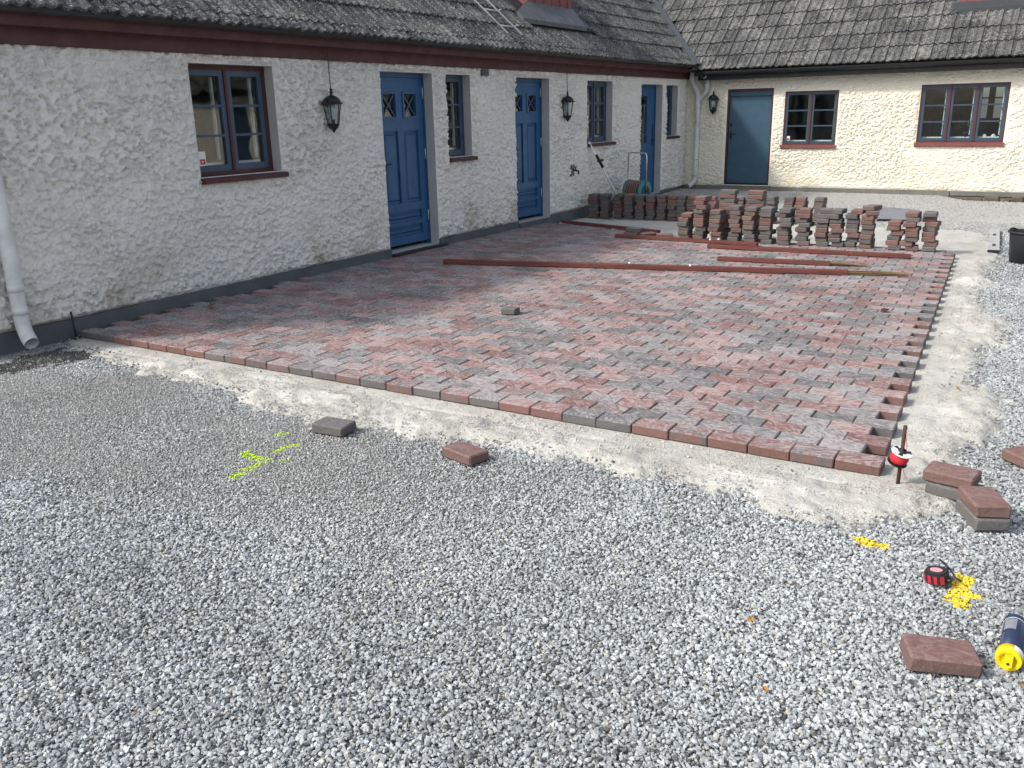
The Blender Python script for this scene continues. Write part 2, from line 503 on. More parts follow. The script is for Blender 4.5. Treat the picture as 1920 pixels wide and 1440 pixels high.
M['rust'] = mat_paint('rusty steel', (0.075, 0.032, 0.02), 0.85, 0.3, (0.04, 0.02, 0.014), 40)
M['chrome'] = mat_paint('bright steel', (0.62, 0.63, 0.64), 0.28, 0.0); M['chrome'].node_tree.nodes['Principled BSDF'].inputs['Metallic'].default_value = 0.9
M['alu'] = mat_paint('brushed aluminium', (0.60, 0.61, 0.62), 0.45, 0.1); M['alu'].node_tree.nodes['Principled BSDF'].inputs['Metallic'].default_value = 0.5
M['teal'] = mat_paint('teal plastic', (0.008, 0.19, 0.23), 0.4, 0.05)
M['hose'] = mat_paint('brown hose', (0.22, 0.12, 0.10), 0.5, 0.2)
M['redline'] = mat_paint('red line', (0.50, 0.025, 0.035), 0.7, 0.2, (0.33, 0.015, 0.025), 120)
M['red'] = mat_paint('red plastic', (0.46, 0.025, 0.04), 0.4, 0.1)
M['pink'] = mat_paint('glossy pink label', (0.66, 0.28, 0.33), 0.25, 0.0)
M['navy'] = mat_paint('navy can', (0.022, 0.032, 0.075), 0.3, 0.1)
M['yellow'] = mat_paint('yellow cap', (0.78, 0.60, 0.012), 0.4, 0.0)
M['graysheet'] = mat_paint('grey sheet', (0.21, 0.22, 0.245), 0.6, 0.1)
M['foundation'] = mat_paint('foundation stone', (0.13, 0.10, 0.075), 0.95, 0.35, (0.07, 0.055, 0.042), 7, 0.8)
M['terracotta'] = mat_paint('flower pot', (0.03, 0.03, 0.032), 0.6, 0.1)
M['leafgreen'] = mat_paint('pot plant leaf', (0.085, 0.10, 0.028), 0.6, 0.1)
M['bulb'] = mat_paint('frosted bulb', (0.42, 0.58, 0.62), 0.3, 0.0)
M['leaf'] = mat_paint('dry leaf', (0.40, 0.20, 0.04), 0.8, 0.1)
M['leafdark'] = mat_paint('dark dry leaf', (0.07, 0.02, 0.015), 0.8, 0.1)
M['soil'] = mat_paint('wet soil', (0.022, 0.017, 0.013), 0.7, 0.1, (0.012, 0.010, 0.008), 30)

# ------------------------------------------------------------------ ground sheet
FARY = 13.5855
def ground_z(x, y):
    base = -0.082 + 0.006 * (fbm(x * 0.9, y * 0.9, 3, 3) - 0.5) * 2
    rise = 0.118 * sstep(9.3, 13.2, y) * (1 - 0.95 * sstep(4.7, 5.6, x) * sstep(12.6, 13.4, y))
    return base + rise * (y < 60)
gx = np.unique(np.concatenate([np.linspace(-90, -8, 12), np.linspace(-8, 16, 121), np.linspace(16, 90, 12)]))
gy = np.unique(np.concatenate([np.linspace(-90, -8, 12), np.linspace(-8, 15, 116), np.linspace(15, 90, 12)]))
GX, GY = np.meshgrid(gx, gy, indexing='ij')
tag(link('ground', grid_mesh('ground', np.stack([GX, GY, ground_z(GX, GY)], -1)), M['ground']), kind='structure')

# ------------------------------------------------------------------ sand bed
SAND = [(-0.09, -0.12), (0.365, -0.256), (1.011, -0.352), (1.651, -0.404), (2.268, -0.491), (2.7, -0.59), (3.18, -0.643), (3.565, -0.543),
        (4.056, -0.522), (4.349, -0.457), (4.681, -0.491), (4.963, -0.534), (5.223, -0.504), (5.523, -0.482), (5.81, -0.58), (6.072, -0.583),
        (6.248, -0.374), (6.393, -0.176), (6.408, 0.127), (6.302, 0.288), (6.476, 0.789), (6.519, 1.396), (6.337, 2.025), (6.36, 2.621),
        (6.492, 3.377), (6.155, 4.535), (6.2, 5.5), (6.124, 6.351), (6.25, 7.639), (5.95, 9.2), (5.6, 9.5), (4.0, 9.4), (2.2, 9.1), (0.03, 8.9), (-0.05, 4.0)]
NROW, NCOL, PL_, PW_ = 50, 29, 0.21, 0.139869
def row_right(r): return NCOL * PL_ - 0.00629 * (r + 1) - (0.105 if r % 2 else 0.0)
def sand_sd(X, Y):
    wob = (fbm(X * 7, Y * 7, 3, 21) - 0.5) * 0.16 + (fbm(X * 24, Y * 24, 3, 22) - 0.5) * 0.10
    return poly_sd(X, Y, SAND) + wob
sx = np.arange(-0.12, 6.85, 0.022); sy = np.arange(-0.95, 9.9, 0.022)
SX, SY = np.meshgrid(sx, sy, indexing='ij')
sd = sand_sd(SX, SY)
pav = poly_sd(SX, SY, [(0, 0), (29 * PL_, 0), (29 * PL_ - 0.30, 6.9), (-0.05, 6.95)])     # inside the paving > 0
h = np.full(SX.shape, -0.058)
out_d = np.clip(-pav, 0, 1)
lump = (fbm(SX * 4, SY * 4, 3, 31) - 0.42) * 0.075 + (fbm(SX * 17, SY * 17, 3, 32) - 0.5) * 0.034 + (fbm(SX * 38, SY * 38, 2, 36) - 0.5) * 0.014
front = (SY < 0) & (SX < 6.1)
gate = np.where(front, sstep(0.15, 0.24, out_d), sstep(0.03, 0.17, out_d))
gate = np.where(SY > 6.9, 0.25 * sstep(0.05, 0.3, out_d), gate)
h = h + lump * gate + 0.006 * gate
groove = np.exp(-((-SY - 0.155) / 0.013) ** 2) * front * sstep(0.42, 0.5, fbm(SX * 1.4, SY * 0 + 3.0, 2, 8))
h = h - 0.022 * groove
for cx, cy, a, s in ((6.1, 5.35, 0.05, 0.16), (6.28, 0.9, 0.03, 0.17), (6.2, -0.2, 0.02, 0.2), (6.05, 6.5, 0.02, 0.2), (0.9, 8.0, 0.03, 0.15), (1.6, 8.05, 0.025, 0.14)):
    h = h + a * np.exp(-(((SX - cx) ** 2 + (SY - cy) ** 2) / s ** 2)) * (0.6 + 0.8 * fbm(SX * 14, SY * 14, 3, 55))
h = h + 0.004 * (fbm(SX * 3, SY * 3, 3, 77) - 0.5) * (SY > 6.9)
# brick-end imprints in the screeded strip along the front edge
ph = np.abs(((SX / PL_) + 0.5) % 1.0 - 0.5) * PL_
h = h - 0.004 * np.exp(-(ph / 0.006) ** 2) * (SY < 0) * (SY > -0.14) * front
h = np.where(sd < 0.10, h * 0 + h - (1 - sstep(-0.05, 0.10, sd)) * 0.045, h)
LX, LY = LW(SX, SY)
keep = (sd[:-1, :-1] > -0.09)
tag(link('sand_bed', grid_mesh('sand_bed', np.stack([LX, LY, h], -1), keep), M['sand']), kind='structure')

# ------------------------------------------------------------------ paving
PAV_M = []
prnd = random.Random(3)
for k in range(10):
    v_, f_ = chamfer_box(-0.1035, 0.1035, -0.0685, 0.0685, -0.055, 0.0, 0.006, 0.0022, prnd)
    me = bpy.data.meshes.new('paver'); me.from_pydata(v_, [], f_); me.materials.append(M['paver']); PAV_M.append((me, v_, f_))
paving = empty('paving'); tag(paving, kind='structure')
lay = []
tone = lambda: prnd.choices([0.93, 0.75, 0.52, 0.28, 0.08], [2.6, 2.8, 2.6, 2.6, 4.0])[0]
for r in range(55):
    xr = row_right(min(r, 52))
    if r >= 50: xr = 2.6 - (r - 50) * 0.42 - (0.105 if r % 2 else 0)
    x = xr
    while x > -0.25:
        x0 = x - PL_
        Yc = (r + 0.5) * PW_
        wall_x = -0.105 + 0.0127 * Yc + 0.02
        L = PL_
        if x0 < wall_x: L = x - wall_x
        if L < 0.05 or (r < 16 and L < PL_ * 0.98): break
        lay.append((x - L / 2, Yc, L, r)); x -= PL_
big = []
for X, Y, L, r in lay:
    lx, ly = LW(X + prnd.uniform(-.0015, .0015), Y + prnd.uniform(-.001, .001))
    z = prnd.gauss(0, 0.0014)
    big.append(((lx - CAM.x) ** 2 + (ly - CAM.y) ** 2, lx, ly, z, L, AW + prnd.gauss(0, 0.005), (tone(), prnd.random(), prnd.random())))
big.sort(key=lambda q: q[0])
rv, rf, rc = [], [], []
for i, (d2, lx, ly, z, L, a, colr) in enumerate(big):
    me, v_, f_ = PAV_M[prnd.randrange(10)]
    flip = prnd.choice((0, pi))
    if i < 300:
        o = link('paver', me, None, paving, (lx, ly, z), (prnd.gauss(0, .004), prnd.gauss(0, .004), a + flip))
        o.color = (*colr, 1)
        if L < PL_ - .001: o.scale = (L / PL_, 1, 1)
    else:
        n0 = len(rv); c_, s_ = math.cos(a), math.sin(a); sc = L / PL_
        for x, y, zz in v_:
            x *= sc; rv.append((lx + x * c_ - y * s_, ly + x * s_ + y * c_, z + zz)); rc.append(colr)
        rf += [tuple(q + n0 for q in f) for f in f_]
me = bpy.data.meshes.new('pavers'); me.from_pydata(rv, [], rf)
at = me.attributes.new('pcol', 'FLOAT_COLOR', 'POINT')
at.data.foreach_set('color', np.array([(*c, 1) for c in rc], np.float32).ravel())
tag(link('pavers', me, M['paver_rest'], paving), kind='stuff')

# ------------------------------------------------------------------ gravel stones (uncountable: one object of scattered stones)
stones = bpy.data.collections.new('stone_shapes')
for k in range(14):
    bm = bmesh.new(); rr = random.Random(100 + k)
    for _ in range(12):
        v = Vector((rr.gauss(0, 1), rr.gauss(0, 1), rr.gauss(0, 1))).normalized() * rr.uniform(0.78, 1.0)
        bm.verts.new((v.x, v.y * rr.uniform(0.7, 0.95), v.z * 0.58))
    res = bmesh.ops.convex_hull(bm, input=bm.verts[:])
    bmesh.ops.delete(bm, geom=list({g for g in list(res['geom_interior']) + list(res['geom_unused']) if isinstance(g, bmesh.types.BMVert)}), context='VERTS')
    bmesh.ops.recalc_face_normals(bm, faces=bm.faces[:])
    me = bpy.data.meshes.new('stone'); bm.to_mesh(me); bm.free(); me.materials.append(M['stone'])
    stones.objects.link(bpy.data.objects.new('stone_shape', me))

fwn = np.array(fw); rtn = np.array(rt2); upn = np.array(up2); camn = np.array(CAM)
def in_view(x, y, z, mx=0.5, my=0.12):
    d = np.stack([x, y, z], -1) - camn
    w = d @ fwn; u = FOCAL * (d @ rtn) / w; v = FOCAL * (d @ upn) / w
    return (w > 0.3) & (np.abs(u) < 960 * (1 + mx)) & (np.abs(v) < 720 * (1 + my * 4)), w
def scatter(step, rmin, rmax, dmin, dmax, zoff, seed, thin=1.0, ymax=10.5):
    xs = np.arange(-0.3, 10.5, step); ys = np.arange(-4.2, ymax, step)
    X, Y = np.meshgrid(xs, ys, indexing='ij'); X = X.ravel(); Y = Y.ravel()
    r_ = np.random.default_rng(seed)
    X = X + r_.uniform(-.5, .5, X.shape) * step; Y = Y + r_.uniform(-.5, .5, Y.shape) * step
    ok, w = in_view(X, Y, np.full(X.shape, -0.06))
    ok &= (w > dmin) & (w <= dmax) & (X > 0.03)
    X = X[ok]; Y = Y[ok]
    # back to paving axes for the masks
    Xp = X * CA + Y * SA - 0.104976; Yp = -X * SA + Y * CA
    sdv = sand_sd(Xp, Yp)
    inp = poly_sd(Xp, Yp, [(0, 0), (29 * PL_, 0), (29 * PL_ - 0.30, 6.9), (-0.05, 6.95)]) > -0.03
    k = (sdv < 0.0) | ((sdv < 0.13) & (r_.random(X.shape) < 0.15 * (1 - sdv / 0.13))) | ((r_.random(X.shape) < 0.006) & (sdv < 0.6))
    k &= ~inp & (r_.random(X.shape) < thin)
    X = X[k]; Y = Y[k]; sdv = sdv[k]; n = len(X)
    fine = sstep(0.52, 0.74, fbm(X * 0.8 + 5, Y * 0.8, 3, 91)) * sstep(5.6, 3.4, X + 0.0 * Y)      # patches of finer, dusty grit
    rad = r_.uniform(rmin, rmax, n) * r_.choice([0.5, 0.7, 0.9, 1.0, 1.05, 1.2, 1.4], n) * (1 - 0.34 * fine)
    Z = ground_z(X, Y) + zoff + rad * 0.25 + np.where(sdv > 0, 0.018, 0)
    g = np.clip(r_.normal(0.40, 0.10, n), 0.10, 0.64)
    g = np.where(r_.random(n) < 0.10, r_.uniform(0.05, 0.13, n), g)
    big_ = fbm(X * 1.3, Y * 1.3, 3, 44); g = g * (0.76 + 0.46 * big_)
    colr = np.stack([g * 0.935, g * 1.0, g * 1.025], -1)
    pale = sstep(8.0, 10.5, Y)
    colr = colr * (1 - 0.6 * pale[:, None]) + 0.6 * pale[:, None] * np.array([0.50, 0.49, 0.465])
    warm = r_.random(n) < 0.05
    colr[warm] *= np.array([1.12, 1.0, 0.85])
    colr = colr * (1 - fine[:, None] * 0.4) + fine[:, None] * 0.4 * np.array([0.40, 0.385, 0.35])
    wet = poly_sd(X, Y, WET) + (fbm(X * 13, Y * 13, 3, 12) - 0.5) * 0.22
    colr = np.where((wet > 0)[:, None] & (r_.random(n) < 0.93)[:, None], colr * 0.07 + 0.003, colr)
    for pts, wd, pc, prob in PAINT:
        dd = np.full(n, 9.0)
        for (ax, ay), (bx, by) in zip(pts[:-1], pts[1:]):
            ex, ey = bx - ax, by - ay
            t = np.clip(((X - ax) * ex + (Y - ay) * ey) / (ex * ex + ey * ey + 1e-9), 0, 1)
            dd = np.minimum(dd, np.hypot(X - ax - t * ex, Y - ay - t * ey))
        hit = (dd + (fbm(X * 40, Y * 40, 2, 66) - 0.5) * wd * 1.0 < wd) & (r_.random(n) < prob)
        colr[hit] = np.array(pc) * r_.uniform(0.85, 1.1, (hit.sum(), 1))
    rot = r_.uniform(0, 2 * pi, (n, 3)); rot[:, 0] = r_.normal(0, 0.36, n); rot[:, 1] = r_.normal(0, 0.36, n)
    return np.stack([X, Y, Z], -1), rad, rot, colr
GREEN = (0.56, 0.80, 0.03); YEL = (0.85, 0.62, 0.02)
PAINT = [([(3.452, -1.369), (3.43, -1.265), (3.429, -1.193)], 0.026, GREEN, 0.9), ([(3.245, -1.125), (3.313, -1.14), (3.417, -1.134)], 0.030, GREEN, 0.9),
         ([(3.361, -1.009), (3.371, -0.95), (3.402, -0.898)], 0.022, GREEN, 0.85), ([(3.203, -0.837), (3.206, -0.796)], 0.026, GREEN, 0.8),
         ([(3.50, -1.10), (3.51, -1.08)], 0.022, GREEN, 0.8),
         ([(6.225, -0.58), (6.263, -0.591), (6.313, -0.589)], 0.028, YEL, 0.97),
         ([(6.625, -0.713), (6.621, -0.781), (6.616, -0.839), (6.613, -0.911)], 0.036, YEL, 0.97), ([(6.653, -0.836), (6.67, -0.833)], 0.02, YEL, 1.0)]
WET = [(0.30, -0.80), (0.169, -0.452), (0.234, -0.276), (0.589, -0.17), (0.80, -0.16), (0.66, -0.373), (0.62, -0.661), (0.55, -0.95)]
parts = [scatter(0.0115, 0.0074, 0.0118, 0.0, 6.3, 0.0065, 1), scatter(0.0138, 0.0070, 0.0105, 0.0, 6.3, 0.0015, 2),
         scatter(0.0128, 0.0078, 0.0124, 6.3, 8.6, 0.0065, 3), scatter(0.022, 0.009, 0.0145, 8.6, 13, 0.005, 4, 0.85), scatter(0.034, 0.009, 0.014, 13, 19, 0.002, 5, 0.7, 13.5)]
def crumbs(n, seed):
    r_ = np.random.default_rng(seed)
    X = np.concatenate([r_.uniform(0.0, 6.6, n), r_.uniform(5.75, 6.6, n)]); Y = np.concatenate([r_.uniform(-0.75, -0.012, n), r_.uniform(-0.3, 6.5, n)])
    sdv = sand_sd(X, Y); pv = poly_sd(X, Y, [(0, 0), (29 * PL_, 0), (29 * PL_ - 0.30, 6.9), (-0.05, 6.95)])
    clump = fbm(X * 6, Y * 6, 3, 71)
    k = (sdv > -0.06) & (pv < -0.01) & (r_.random(X.shape) < sstep(0.42, 0.68, clump) + 0.06)
    X, Y = X[k], Y[k]
    ii = np.clip(((X - sx[0]) / 0.022).round().astype(int), 0, len(sx) - 1); jj = np.clip(((Y - sy[0]) / 0.022).round().astype(int), 0, len(sy) - 1)
    Z = h[ii, jj] + 0.001; lx, ly = LW(X, Y); n_ = len(X)
    rad = r_.uniform(0.0022, 0.0055, n_) * r_.choice([0.7, 1.0, 1.0, 1.7], n_)
    c = r_.uniform(0.36, 0.54, n_)[:, None] * np.array([1.0, 0.975, 0.90])
    return np.stack([lx, ly, Z], -1), rad, r_.uniform(0, 2 * pi, (n_, 3)), c
parts.append(crumbs(45000, 9))
P_ = np.concatenate([q[0] for q in parts]); RAD = np.concatenate([q[1] for q in parts])
ROT = np.concatenate([q[2] for q in parts]); SC = np.concatenate([q[3] for q in parts])
gm = bpy.data.meshes.new('gravel'); gm.vertices.add(len(P_)); gm.vertices.foreach_set('co', P_.astype(np.float32).ravel())
gm.attributes.new('rad', 'FLOAT', 'POINT').data.foreach_set('value', RAD.astype(np.float32))
gm.attributes.new('rot', 'FLOAT_VECTOR', 'POINT').data.foreach_set('vector', ROT.astype(np.float32).ravel())
gm.attributes.new('idx', 'INT', 'POINT').data.foreach_set('value', rng.integers(0, 14, len(P_)).astype(np.int32))
gm.attributes.new('scol', 'FLOAT_COLOR', 'POINT').data.foreach_set('color', np.concatenate([SC, np.ones((len(SC), 1))], 1).astype(np.float32).ravel())
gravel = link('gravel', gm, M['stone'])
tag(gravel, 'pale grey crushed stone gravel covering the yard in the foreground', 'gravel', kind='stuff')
ng = bpy.data.node_groups.new('scatter_stones', 'GeometryNodeTree')
ng.interface.new_socket('Geometry', in_out='INPUT', socket_type='NodeSocketGeometry')
ng.interface.new_socket('Geometry', in_out='OUTPUT', socket_type='NodeSocketGeometry')
gi = ng.nodes.new('NodeGroupInput'); go = ng.nodes.new('NodeGroupOutput')
iop = ng.nodes.new('GeometryNodeInstanceOnPoints'); ci = ng.nodes.new('GeometryNodeCollectionInfo')
ci.inputs['Collection'].default_value = stones; ci.inputs['Separate Children'].default_value = True; ci.inputs['Reset Children'].default_value = True
iop.inputs['Pick Instance'].default_value = True
def attr_in(nm, dt):
    a = ng.nodes.new('GeometryNodeInputNamedAttribute'); a.data_type = dt; a.inputs['Name'].default_value = nm; return a.outputs['Attribute']
e2r = ng.nodes.new('FunctionNodeEulerToRotation')
ng.links.new(attr_in('rot', 'FLOAT_VECTOR'), e2r.inputs[0])
ng.links.new(gi.outputs[0], iop.inputs['Points']); ng.links.new(ci.outputs[0], iop.inputs['Instance'])
ng.links.new(attr_in('idx', 'INT'), iop.inputs['Instance Index']); ng.links.new(e2r.outputs[0], iop.inputs['Rotation'])
ng.links.new(attr_in('rad', 'FLOAT'), iop.inputs['Scale']); ng.links.new(iop.outputs[0], go.inputs[0])
md = gravel.modifiers.new('scatter', 'NODES'); md.node_group = ng
print('stones', len(P_))

# ------------------------------------------------------------------ walls
def lines(a, b, stops, stepf):
    pts = sorted(set([a, b] + [s for s in stops if a < s < b])); out = [a]
    for p, q in zip(pts[:-1], pts[1:]):
        n = max(1, int(round((q - p) / stepf((p + q) / 2)))); out += list(np.linspace(p, q, n + 1)[1:])
    return np.array(out)
def wall_mesh(name, u0, u1, z0, z1, opens, stepf, zstep, P, amp, depth, seed, k=1.0):
    """P(u, d, z) -> point arrays; opens = (u0, u1, z0, z1)"""
    us = lines(u0, u1, [o[i] for o in opens for i in (0, 1)], stepf); zs = lines(z0, z1, [o[i] for o in opens for i in (2, 3)], lambda z: zstep)
    U, Z = np.meshgrid(us, zs, indexing='ij')
    wu = (fbm(U * 9, Z * 9, 2, seed + 9) - .5) * 0.05; wz = (fbm(U * 9 + 4, Z * 9, 2, seed + 8) - .5) * 0.05
    f1, f2 = worley((U + wu) / (0.036 * k), (Z + wz) / (0.028 * k), seed)
    n1 = fbm((U + wu) / (0.044 * k), (Z + wz) / (0.034 * k), 3, seed + 3)
    d = amp * (0.40 * sstep(0.70, 0.20, f1) + 0.80 * sstep(0.42, 0.53, n1) + 0.25 * fbm(U * 3, Z * 3, 2, seed + 5))
    d = d * (0.55 + 0.85 * sstep(0.3, 0.65, fbm(U * 1.1, Z * 1.4, 3, seed + 21)))
    d = np.minimum(d, 0.05)
    near = np.full(U.shape, 9.0)
    for a, b, c, e in opens:
        dx = np.maximum(np.maximum(a - U, U - b), 0); dz = np.maximum(np.maximum(c - Z, Z - e), 0)
        near = np.minimum(near, np.hypot(dx, dz))
    n2 = fbm(U / (0.021 * k), Z / (0.018 * k), 2, seed + 13)
    d = d + amp * 0.28 * sstep(0.45, 0.6, n2)
    d = d * sstep(-0.004, 0.045, near) * sstep(0, 0.03, Z - z0)
    uc = (us[:-1] + us[1:]) / 2; zc = (zs[:-1] + zs[1:]) / 2
    UC, ZC = np.meshgrid(uc, zc, indexing='ij'); keep = np.ones(UC.shape, bool)
    for a, b, c, e in opens: keep &= ~((UC > a) & (UC < b) & (ZC > c) & (ZC < e))
    return grid_mesh(name, np.stack(P(U, d, Z), -1), keep)

PL = lambda u, d, z: (d, u, z)                 # left house wall: u along y, d out into the yard
PF = lambda u, d, z: (u, FARY - d, z)          # far house wall: u along x
def pbox(mb, P, u0, u1, d0, d1, z0, z1, ch=0.0):
    a = P(u0, d0, z0); b = P(u1, d1, z1)
    return mb.box(a[0], b[0], a[1], b[1], a[2], b[2], ch=ch)
def part_box(name, mat, parent, P, *b, ch=0.0):
    m = MB(); pbox(m, P, *b, ch=ch); return m.build(name, mat, parent)

def reveals(mb, P, o, depth, t=0.02):
    a, b, c, e = o
    pbox(mb, P, a - t, a, -depth, -0.0005, c, e); pbox(mb, P, b, b + t, -depth, -0.0005, c, e)
    pbox(mb, P, a - t, b + t, -depth, -0.0005, e, e + t); pbox(mb, P, a - t, b + t, -depth, -0.0005, c - t, c)

def shell(parent, P, u0, u1, z0, z1, opens, inner, thick, mat_out, mat_in):
    """plain backing of the wall with the openings left free"""
    us = sorted(set([u0, u1] + [o[i] for o in opens for i in (0, 1)])); zs = sorted(set([z0, z1] + [o[i] for o in opens for i in (2, 3)]))
    mb = MB()
    for p, q in zip(us[:-1], us[1:]):
        for r_, s_ in zip(zs[:-1], zs[1:]):
            um, zm = (p + q) / 2, (r_ + s_) / 2
            if any(o[0] < um < o[1] and o[2] < zm < o[3] for o in opens): continue
            pbox(mb, P, p, q, -thick, -0.021, r_, s_)
    return mb.build('wall_core', mat_in, parent)

def window(parent, P, o, nsash, rows, dep, m_frame, m_sash, m_sill, sill_out=0.06, fw_=0.045, bars=0.022, sill_h=0.045, glass=True, boards=0.05):
    a, b, c, e = o
    w = MB()
    pbox(w, P, a, a + fw_, -dep - 0.08, -dep, c, e); pbox(w, P, b - fw_, b, -dep - 0.08, -dep, c, e)
    pbox(w, P, a + fw_, b - fw_, -dep - 0.08, -dep, e - fw_, e); pbox(w, P, a + fw_, b - fw_, -dep - 0.08, -dep, c, c + fw_ * 0.8)
    W = (b - a - 2 * fw_) / nsash
    for k in range(1, nsash):
        u = a + fw_ + k * W; pbox(w, P, u - 0.016, u + 0.016, -dep - 0.08, -dep + 0.008, c + fw_ * 0.8, e - fw_)
    win = w.build('window', m_frame, parent)
    for k in range(nsash):
        p0 = a + fw_ + k * W + (0.017 if k else 0.001); p1 = a + fw_ + (k + 1) * W - (0.017 if k < nsash - 1 else 0.001)
        q0 = c + fw_ * 0.8 + 0.001; q1 = e - fw_ - 0.001; d0, d1 = -dep - 0.05, -dep - 0.006
        s = MB()
        pbox(s, P, p0, p0 + boards, d0, d1, q0, q1); pbox(s, P, p1 - boards, p1, d0, d1, q0, q1)
        pbox(s, P, p0 + boards, p1 - boards, d0, d1, q0, q0 + boards * 1.15); pbox(s, P, p0 + boards, p1 - boards, d0, d1, q1 - boards, q1)
        s.build('sash', m_sash, win)
        gz0, gz1 = q0 + boards * 1.15, q1 - boards; H = (gz1 - gz0) / rows
        for r_ in range(1, rows):
            part_box('glazing_bar', m_sash, win, P, p0 + boards, p1 - boards, d0 + 0.008, d1 - 0.004, gz0 + r_ * H - bars / 2, gz0 + r_ * H + bars / 2)
        for r_ in range(rows):
            part_box('pane', M['glass'], win, P, p0 + boards - 0.004, p1 - boards + 0.004, d0 + 0.018, d0 + 0.022, gz0 + r_ * H + (bars / 2 - 0.004 if r_ else -0.004), gz0 + (r_ + 1) * H - (bars / 2 - 0.004 if r_ < rows - 1 else -0.004))
        # pale inner casement strip seen through the glass
        part_box('inner_strip', M['white'], win, P, p0 + boards * 0.5, p1 - boards * 0.5, d0 - 0.07, d0 - 0.05, q0 + 0.015, q0 + boards * 1.15 + 0.02)
        part_box('inner_strip', M['white'], win, P, p1 - boards - 0.022, p1 - boards - 0.002, d0 - 0.075, d0 - 0.045, q0 + 0.1, q1 - 0.06)
    s = MB()
    # sloping sill
    u0, u1 = a - 0.005 if sill_out < 0.02 else a - 0.02, b + 0.02
    pts = [(u0, -dep + 0.001, c - sill_h + 0.05), (u1, -dep + 0.001, c - sill_h + 0.05), (u1, sill_out, c - 0.012), (u0, sill_out, c - 0.012),
           (u0, -dep + 0.001, c - sill_h - 0.03), (u1, -dep + 0.001, c - sill_h - 0.03), (u1, sill_out, c - sill_h - 0.012), (u0, sill_out, c - sill_h - 0.012)]
    pts = [P(*q) for q in pts]
    s.add(pts, [(0, 1, 2, 3), (4, 7, 6, 5), (0, 4, 5, 1), (1, 5, 6, 2), (2, 6, 7, 3), (3, 7, 4, 0)])
    s.build('sill', m_sill, win)
    return win

